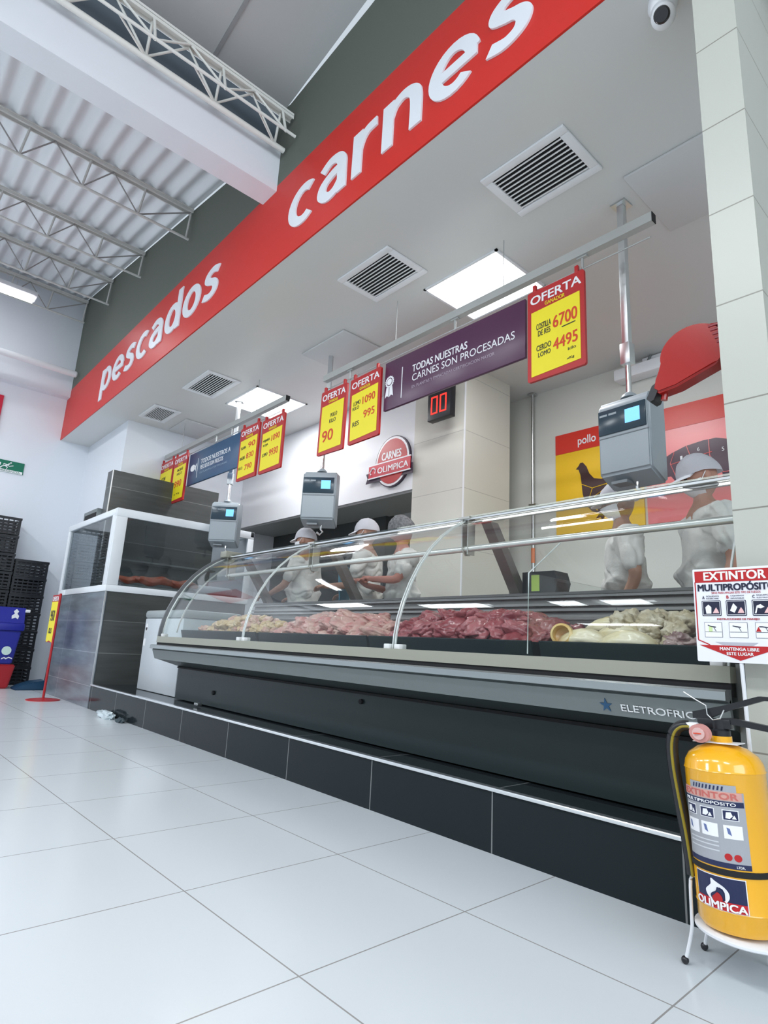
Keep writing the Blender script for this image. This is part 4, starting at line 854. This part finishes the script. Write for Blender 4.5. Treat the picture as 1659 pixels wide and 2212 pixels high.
wplate('flame_mark', 0, 0, 0, 0, .0024, SW, poly=fl_o); wplate('flame_inside', 0, 0, 0, 0, .0031, NV, poly=fl_i); wplate('flame_heart', 0, 0, 0, 0, .0038, SIGNR, poly=fl_h)
# stand and sign
st = thing('extinguisher_stand', 'white tubular floor stand holding the yellow extinguisher', 'stand', (EX[0] + .020, EX[1] + .015, 0), R(0))
STW = mat('stand_white', (.76, .77, .80), .35)
bm = BM(); lathe(bm, [(.116, .100), (.120, .103), (.120, .108), (.116, .111), (.02, .1105), (.02, .1005)], n=48, cap=False); obj('tray', bm, STW, st, True)
for a in (205, 335, 25, 155):
    ca, sa = cos(R(a)), sin(R(a)); bm = BM()
    tube(bm, smoothp([(ca * .100, sa * .100, .205), (ca * .112, sa * .112, .212), (ca * .124, sa * .124, .20), (ca * .126, sa * .126, .12), (ca * .128, sa * .128, .08), (ca * .145, sa * .145, .012)], 4), .0045, 8); lg = obj('leg', bm, STW, st, True)
    bm = BM(); bmesh.ops.create_uvsphere(bm, u_segments=12, v_segments=8, radius=.0095, matrix=Matrix.Translation((ca * .147, sa * .147, .0095))); obj('rubber_foot', bm, BLACK, lg, True, 'black rubber foot')
sg = thing('extinguisher_sign', 'white and red sign reading extintor multiproposito on a thin rod', 'sign', (-.635, 1.955, 0))
bm = BM(); tube(bm, [(0.012, .0, .0), (0.005, .0, .5), (-.004, .004, .9)], .0055, 8); obj('rod', bm, STW, sg, True)
bm = BM(); prism(bm, rrect(-.118, .118, .763, 1.040, .004), -.004, -.001, 'y'); obj('plate', bm, mat('sign_plate_white', (.80, .80, .86), .35), sg)
def sp(name, poly, mt, lift=.0042, th=.0006): return plate(name, poly, -lift, th, mt, sg)
bm = BM(); prism(bm, rect(-.112, .112, .998, 1.033), -.0048, -.0042, 'y')
for a, b in (((-.112, 1.0), (-.112, .826)), ((.112, 1.0), (.112, .826)), ((-.112, .826), (-.08, .812)), ((.112, .826), (.08, .812))):
    d = Vector((b[0] - a[0], b[1] - a[1])).normalized() * .0016; n_ = (-d.y, d.x); prism(bm, [(a[0] - n_[0], a[1] - n_[1]), (b[0] - n_[0], b[1] - n_[1]), (b[0] + n_[0], b[1] + n_[1]), (a[0] + n_[0], a[1] + n_[1])], -.0048, -.0042, 'y')
obj('red_border', bm, SIGNR, sg); sp('red_arrow', [(-.110, .811), (.110, .811), (0, .769)], SIGNR)
def st_(s, x0, x1, z0, z1, mt, b=.03, l=.0049): return text(s, x0, x1, z0, z1, -l, mt, sg, b, .0004)
INKN = mat('ink_navy', (.012, .014, .04), .4)
st_('EXTINTOR', -.085, .082, 1.004, 1.029, SW, .06); st_('MULTIPROPÓSITO', -.104, .104, .972, .997, INKN, .06)
st_('SIRVE PARA APAGAR ESTE TIPO DE FUEGOS', -.066, .066, .9625, .9685, SIGNR, .01); st_('INSTRUCCIONES DE MANEJO', -.055, .058, .884, .8905, SIGNR, .03)
st_('MANTENGA LIBRE', -.053, .050, .797, .806, SW, .05); st_('ESTE LUGAR', -.035, .035, .784, .7925, SW, .05)
for k, x in enumerate((-.096, -.028, .041)):
    st_(('SOLIDOS', 'LIQUIDOS', 'EQUIPOS')[k], x + .014, x + .05, .9535, .958, INKN, .01); st_(('MADERA PAPEL', 'INFLAMABLES', 'ELECTRICOS')[k], x + .014, x + .05, .947, .9505, INKN, .01)
    st_('ABC'[k], x + .003, x + .009, .948, .957, (INKN, SIGNR, INKN)[k], .03)
    sp('pictogram', rrect(x, x + .054, .897, .943, .003), INKN); sp('pictogram_rim', rrect(x + .002, x + .052, .899, .941, .002), SW, .0048, .0003); sp('pictogram_field', rect(x + .0035, x + .0505, .901, .9395), INKN, .0051, .0003)
    sp('pictogram_shape', [[(x + .012, .904), (x + .026, .904), (x + .027, .923), (x + .019, .931), (x + .010, .923)], [(x + .010, .912), (x + .022, .906), (x + .030, .922), (x + .020, .934)], [(x + .006, .904), (x + .012, .926), (x + .022, .930), (x + .032, .922), (x + .022, .918), (x + .014, .920), (x + .010, .904)]][k], SW, .0054, .0003)
    sp('pictogram_flame', [(x + .030, .905), (x + .048, .905), (x + .045, .914), (x + .040, .922), (x + .035, .914)], mat('flame_pink', (.8, .5, .5), .4), .0054, .0003)
    sp('instruction_frame', rect(x + .004, x + .053, .834, .878), INKN); sp('instruction_field', rect(x + .005, x + .052, .835, .877), SW, .0048, .0003)
    bm = BM(); tube(bm, [(x + .006, -.0054, .850), (x + .051, -.0054, .850)], .0006, 4); tube(bm, [(x + .014, -.0054, .870 - k * .002), (x + .022, -.0054, .866), (x + .036, -.0054, .864)], .0014, 5); tube(bm, [(x + .030, -.0054, .864), (x + .036, -.0054, .852)], .0008, 5); obj('instruction_lines', bm, INKN, sg)
sp('instruction_tank', rect(-.080, -.070, .851, .866), mat('pict_lime', (.6, .75, .35), .4), .0054, .0003); sp('instruction_fire', [(.046, .852), (.060, .852), (.053, .866)], SIGNR, .0054, .0003)
sp('small_print', [(-.065, .821), (.05, .821), (.035, .812), (-.045, .812)], mat('print_grey', (.45, .45, .50), .5))

# ================================================================== PEOPLE
def skin_mesh(pts, edges, sub=2):
    me = bpy.data.meshes.new('s'); names = list(pts); idx = {n: i for i, n in enumerate(names)}
    me.from_pydata([pts[n][:3] for n in names], [(idx[a], idx[b]) for a, b in edges], [])
    o = bpy.data.objects.new('s', me); COL.objects.link(o); md = o.modifiers.new('k', 'SKIN'); md.use_smooth_shade = True
    for i, n in enumerate(names):
        r_ = pts[n][3]; sv = me.skin_vertices[0].data[i]; sv.radius = (r_, pts[n][4]) if len(pts[n]) > 4 else (r_, r_); sv.use_root = (i == 0)
    s = o.modifiers.new('u', 'SUBSURF'); s.levels = sub
    bpy.context.view_layer.update(); dg = bpy.context.evaluated_depsgraph_get(); out = bpy.data.meshes.new_from_object(o.evaluated_get(dg)); bpy.data.objects.remove(o); return out
def fuse(meshes, voxel):
    bm = BM()
    for m_ in meshes: bm.from_mesh(m_)
    me = bpy.data.meshes.new('f'); bm.to_mesh(me); bm.free(); o = bpy.data.objects.new('f', me); COL.objects.link(o)
    r_ = o.modifiers.new('r', 'REMESH'); r_.mode = 'VOXEL'; r_.voxel_size = voxel; r_.use_smooth_shade = True
    sm = o.modifiers.new('s', 'SMOOTH'); sm.factor = .5; sm.iterations = 2
    bpy.context.view_layer.update(); dg = bpy.context.evaluated_depsgraph_get(); out = bpy.data.meshes.new_from_object(o.evaluated_get(dg)); bpy.data.objects.remove(o); return out
def head_point(d, infl=0.0):
    """surface of a head, face to -Y; d is a unit direction"""
    x, y, z = d; w = .076; dep = .097; hgt = .118
    p = Vector((x * w, y * dep, z * hgt))
    if z < 0: p.x *= 1 - .28 * (-z) ** 1.3; p.y = p.y * (1 - .22 * (-z)) if y > 0 else p.y * (1 - .06 * (-z))
    if y < 0:
        fr = max(0, -y)
        if infl == 0:
            p.y -= .024 * math.exp(-((x / .16) ** 2)) * math.exp(-(((z + .20) / .20) ** 2)) * fr
            p.y += .010 * (math.exp(-(((x - .38) / .17) ** 2)) + math.exp(-(((x + .38) / .17) ** 2))) * math.exp(-(((z - .05) / .12) ** 2)) * fr
            p.y -= .005 * math.exp(-((x / .5) ** 2)) * math.exp(-(((z - .24) / .12) ** 2)) * fr
            p.y -= .006 * math.exp(-((x / .22) ** 2)) * math.exp(-(((z + .60) / .10) ** 2)) * fr + .006 * math.exp(-((x / .25) ** 2)) * math.exp(-(((z + .88) / .12) ** 2))
        else: p.y -= .012 * math.exp(-((x / .3) ** 2)) * math.exp(-(((z + .25) / .3) ** 2))
    return p + Vector(d) * infl
def xf(me, M_): me.transform(M_); return me
def person(label, loc, rz, arms, cap='cap', head=(0, 0, 0), apron=None, skin=None, lean=0.0):
    """arms: {'L':(elbow, wrist, finger_dir), 'R':...} in local metres; person faces -Y"""
    sk = skin or SKIN
    t = thing('person', label, 'person', loc, rz, None)
    L = lambda z: -lean * max(0, z - .95)
    P = {'hip': (0, 0, .93, .15, .11), 'belly': (0, L(1.08), 1.08, .14, .105), 'chest': (0, L(1.26), 1.26, .16, .11), 'top': (0, L(1.39), 1.385, .10, .075), 'neck': (0, L(1.46) - .01, 1.46, .050), 'skull': (0, L(1.53) - .02, 1.54, .052)}
    E = [('hip', 'belly'), ('belly', 'chest'), ('chest', 'top'), ('top', 'neck'), ('neck', 'skull')]
    Cn = dict(P); Cn.pop('neck'); Cn.pop('skull'); CE = E[:3]
    Cn = {k: (v[0], v[1], v[2], v[3] + .022, (v[4] if len(v) > 4 else v[3]) + .022) for k, v in Cn.items()}; Cn['hem'] = (0, .0, .72, .185, .15); CE = CE + [('hip', 'hem')]
    for s, sd in ((-1, 'R'), (1, 'L')):
        P['leg' + sd] = (s * .09, 0, .84, .085); P['knee' + sd] = (s * .10, -.01, .48, .058); P['ank' + sd] = (s * .10, .01, .09, .038); P['toe' + sd] = (s * .11, -.13, .035, .035)
        E += [('hip', 'leg' + sd), ('leg' + sd, 'knee' + sd), ('knee' + sd, 'ank' + sd), ('ank' + sd, 'toe' + sd)]
        el, wr, fd = arms[sd]; el = Vector(el); wr = Vector(wr); fd = Vector(fd).normalized()
        P['sh' + sd] = (s * .175, L(1.38), 1.375, .055); P['el' + sd] = (*el, .040); P['wr' + sd] = (*wr, .025)
        palm = wr + fd * .05; P['pa' + sd] = (*palm, .026, .018)
        E += [('top', 'sh' + sd), ('sh' + sd, 'el' + sd), ('el' + sd, 'wr' + sd), ('wr' + sd, 'pa' + sd)]
        side = fd.cross(Vector((0, 0, 1))); side = (side if side.length > .1 else Vector((1, 0, 0))).normalized(); dn = fd.cross(side).normalized()
        if dn.z > 0: dn = -dn
        for k, (o_, ln) in enumerate(((-.030, .070), (-.010, .082), (.010, .076), (.029, .060))):
            a = palm + fd * .035 + side * o_; b = a + fd * ln * .45 + dn * .012; c = b + fd * ln * .22 + dn * ln * .5
            P[f'f{k}a' + sd] = (*a, .0105); P[f'f{k}b' + sd] = (*b, .0095); P[f'f{k}c' + sd] = (*c, .008)
            E += [('pa' + sd, f'f{k}a' + sd), (f'f{k}a' + sd, f'f{k}b' + sd), (f'f{k}b' + sd, f'f{k}c' + sd)]
        a = wr + fd * .03 - side * .03; b = a + fd * .03 - side * .022 + dn * .012; c = b + fd * .025 + dn * .01
        P['t0' + sd] = (*a, .012); P['t1' + sd] = (*b, .0105); P['t2' + sd] = (*c, .009); E += [('pa' + sd, 't0' + sd), ('t0' + sd, 't1' + sd), ('t1' + sd, 't2' + sd)]
        Cn['sh' + sd] = (s * .18, L(1.38), 1.37, .078); Cn['el' + sd] = (*(Vector(P['sh' + sd][:3]).lerp(el, .92)), .062); CE += [('top', 'sh' + sd), ('sh' + sd, 'el' + sd)]
    body = skin_mesh(P, E, 1)
    bm = BM(); bmesh.ops.create_uvsphere(bm, u_segments=48, v_segments=32, radius=1)
    for v in bm.verts: v.co = head_point(v.co.normalized())
    for s in (-1, 1): bmesh.ops.create_uvsphere(bm, u_segments=10, v_segments=8, radius=1, matrix=Matrix.Translation((s * .078, .012, -.012)) @ Matrix.Diagonal((.009, .020, .032, 1)))
    hm = bpy.data.meshes.new('h'); bm.to_mesh(hm); bm.free()
    HM = Matrix.Translation((0, L(1.6) - .025, 1.595)) @ Euler(head).to_matrix().to_4x4()
    xf(hm, HM); bo = bpy.data.objects.new('body', fuse([body, hm], .0075)); COL.objects.link(bo); bo.parent = t; bo.data.materials.clear(); bo.data.materials.append(sk)
    cm = fuse([skin_mesh(Cn, CE, 2)], .011); off = Vector(loc) * 3
    for v in cm.vertices:
        q = v.co; w_ = noise.noise(Vector((q.x * 5, q.y * 5, q.z * 11)) + off) + .6 * noise.noise(Vector((q.x * 13, q.y * 13, q.z * 17)) + off); rg = abs(noise.noise(Vector((q.x * 6 + q.z * 5, q.y * 7, q.z * 6)) + off))
        v.co = q + v.normal * (.008 * w_ - .014 * max(0, .12 - rg) / .12)
    co = bpy.data.objects.new('coat', cm); COL.objects.link(co); co.parent = t; co.data.materials.clear(); co.data.materials.append(COAT)
    Tn = {'hip': (0, 0, .90, .17, .13)}; TE = []
    for s, sd in ((-1, 'R'), (1, 'L')):
        Tn['leg' + sd] = (s * .09, 0, .80, .105); Tn['knee' + sd] = (s * .10, -.01, .48, .082); Tn['ank' + sd] = (s * .10, .01, .10, .065); TE += [('hip', 'leg' + sd), ('leg' + sd, 'knee' + sd), ('knee' + sd, 'ank' + sd)]
    tr = bpy.data.objects.new('trousers', skin_mesh(Tn, TE, 1)); COL.objects.link(tr); tr.parent = t; tr.data.materials.clear(); tr.data.materials.append(TROUS)
    for s in (-1, 1):
        bm = BM(); bmesh.ops.create_uvsphere(bm, u_segments=10, v_segments=8, radius=.0105, matrix=HM @ Matrix.Translation((s * .029, -.081, .006))); obj('eye', bm, mat('eye_dark', (.05, .03, .02), .2), t, True)
    if cap != 'net':   # mask
        bm = BM(); rows = []
        for i in range(9):
            z = -.12 - .78 * i / 8; row = []
            for k in range(17):
                a = R(-74 + 148 * k / 16); c_ = math.sqrt(1 - z * z); row.append(bm.verts.new(head_point((sin(a) * c_, -cos(a) * c_, z), .012)))
            rows.append(row)
        for a, b in zip(rows, rows[1:]):
            for k in range(16): bm.faces.new((a[k], a[k + 1], b[k + 1], b[k]))
        for s in (-1, 1): tube(bm, [head_point((s * sin(R(74)) * .97, -cos(R(74)) * .97, -.2), .013), (s * .085, .005, .01)], .002, 5)
        bm.transform(HM); obj('face_mask', bm, MASKM, t, True)
    hc = {'cap': .016, 'net': .014}[cap]; bm = BM(); rows = []
    for i in range(14):
        ph = R(90 - 82 * i / 13) if cap == 'cap' else R(90 - 90 * i / 13); row = []
        for k in range(40):
            a = 2 * pi * k / 40; back = max(0, cos(a))
            zz = sin(ph) - back * .22 * (i / 13) ** 2; cc = math.sqrt(max(0.0001, 1 - min(1, zz * zz)))
            p = head_point(Vector((sin(a) * cc, cos(a) * cc, zz)).normalized(), hc + .012 * back * (i / 13) + .004 * noise.noise(Vector((k * .4, i * .5, rz))))
            row.append(bm.verts.new(p))
        rows.append(row)
    bm.faces.new(rows[0][::-1])
    for a, b in zip(rows, rows[1:]):
        for k in range(40): bm.faces.new((a[k], a[(k + 1) % 40], b[(k + 1) % 40], b[k]))
    bmesh.ops.solidify(bm, geom=list(bm.faces), thickness=.003); bm.transform(HM)
    cp_ = obj('cap' if cap == 'cap' else 'hair_net', bm, CAPM if cap == 'cap' else NETM, t, True)
    if cap == 'cap':
        bm = BM(); inn = [(.078 * sin(R(a)), -.098 * cos(R(a)), .028) for a in range(-66, 67, 12)]; out_ = [(.082 * sin(R(a)), -.100 * cos(R(a)) - .068 * cos(R(a * .9)) ** 1.0, .010) for a in range(-66, 67, 12)]
        prv = None
        V1 = [bm.verts.new(p) for p in inn]; V2 = [bm.verts.new(p) for p in out_]; V3 = [bm.verts.new((p[0], p[1], p[2] - .006)) for p in inn]; V4 = [bm.verts.new((p[0], p[1], p[2] - .005)) for p in out_]
        for k in range(len(V1) - 1):
            bm.faces.new((V1[k], V1[k + 1], V2[k + 1], V2[k])); bm.faces.new((V3[k], V4[k], V4[k + 1], V3[k + 1])); bm.faces.new((V2[k], V2[k + 1], V4[k + 1], V4[k])); bm.faces.new((V1[k], V3[k], V3[k + 1], V1[k + 1]))
        bm.transform(HM); obj('brim', bm, CAPM, cp_, True)
    if apron:
        bm = BM(); strip(bm, [(-.13, .70), (-.17, .85), (-.165, 1.0), (-.18, 1.15), (-.19, 1.30)], -.14, .14, .008); bmesh.ops.translate(bm, verts=bm.verts, vec=(0, L(1.1) - .02, 0)); obj('apron', bm, apron, t, True)
    return t
down = {'L': ((.25, .02, 1.10), (.20, -.10, .84), (-.1, -.3, -1)), 'R': ((-.25, .02, 1.10), (-.20, -.10, .84), (.1, -.3, -1))}
PLAT = .12
person('worker in white peaked cap and mask under the middle hanging scale', (-4.95, 3.34, PLAT + .05), R(-62), {'L': ((.24, -.08, 1.12), (.16, -.30, 1.03), (.1, -1, -.2)), 'R': ((-.25, .02, 1.12), (-.22, -.22, 1.04), (.2, -1, -.2))}, head=(R(8), 0, 0))
person('worker in white cap and pale blue apron between two other workers', (-4.02, 3.36, PLAT + .03), R(-58), {'L': ((.26, -.04, 1.10), (.14, -.30, 1.10), (-.3, -1, 0)), 'R': ((-.26, .0, 1.10), (-.20, -.24, 1.06), (.2, -1, -.1))}, apron=mat('apron_blue', (.10, .30, .42), .5), head=(R(10), 0, 0))
person('worker in a grey hair net with bare forearms behind the middle of the case', (-3.50, 3.30, PLAT - .02), R(-30), {'L': ((.27, -.10, 1.16), (.02, -.26, 1.18), (-1, -.2, .3)), 'R': ((-.26, -.04, 1.12), (-.08, -.28, 1.14), (.6, -.7, .4))}, cap='net', head=(R(20), 0, 0), skin=mat('skin_ruddy', (.42, .17, .13), .5))
person('masked worker in white cap partly hidden behind the nearest scale', (-1.74, 3.50, PLAT + .0), R(-55), down, head=(R(14), 0, 0))
person('worker in white cap with mask, head bowed, beside the tiled pillar', (-1.20, 3.34, PLAT + .03), R(-48), {**down}, head=(R(20), 0, 0), skin=mat('skin_tan', (.40, .20, .14), .5))
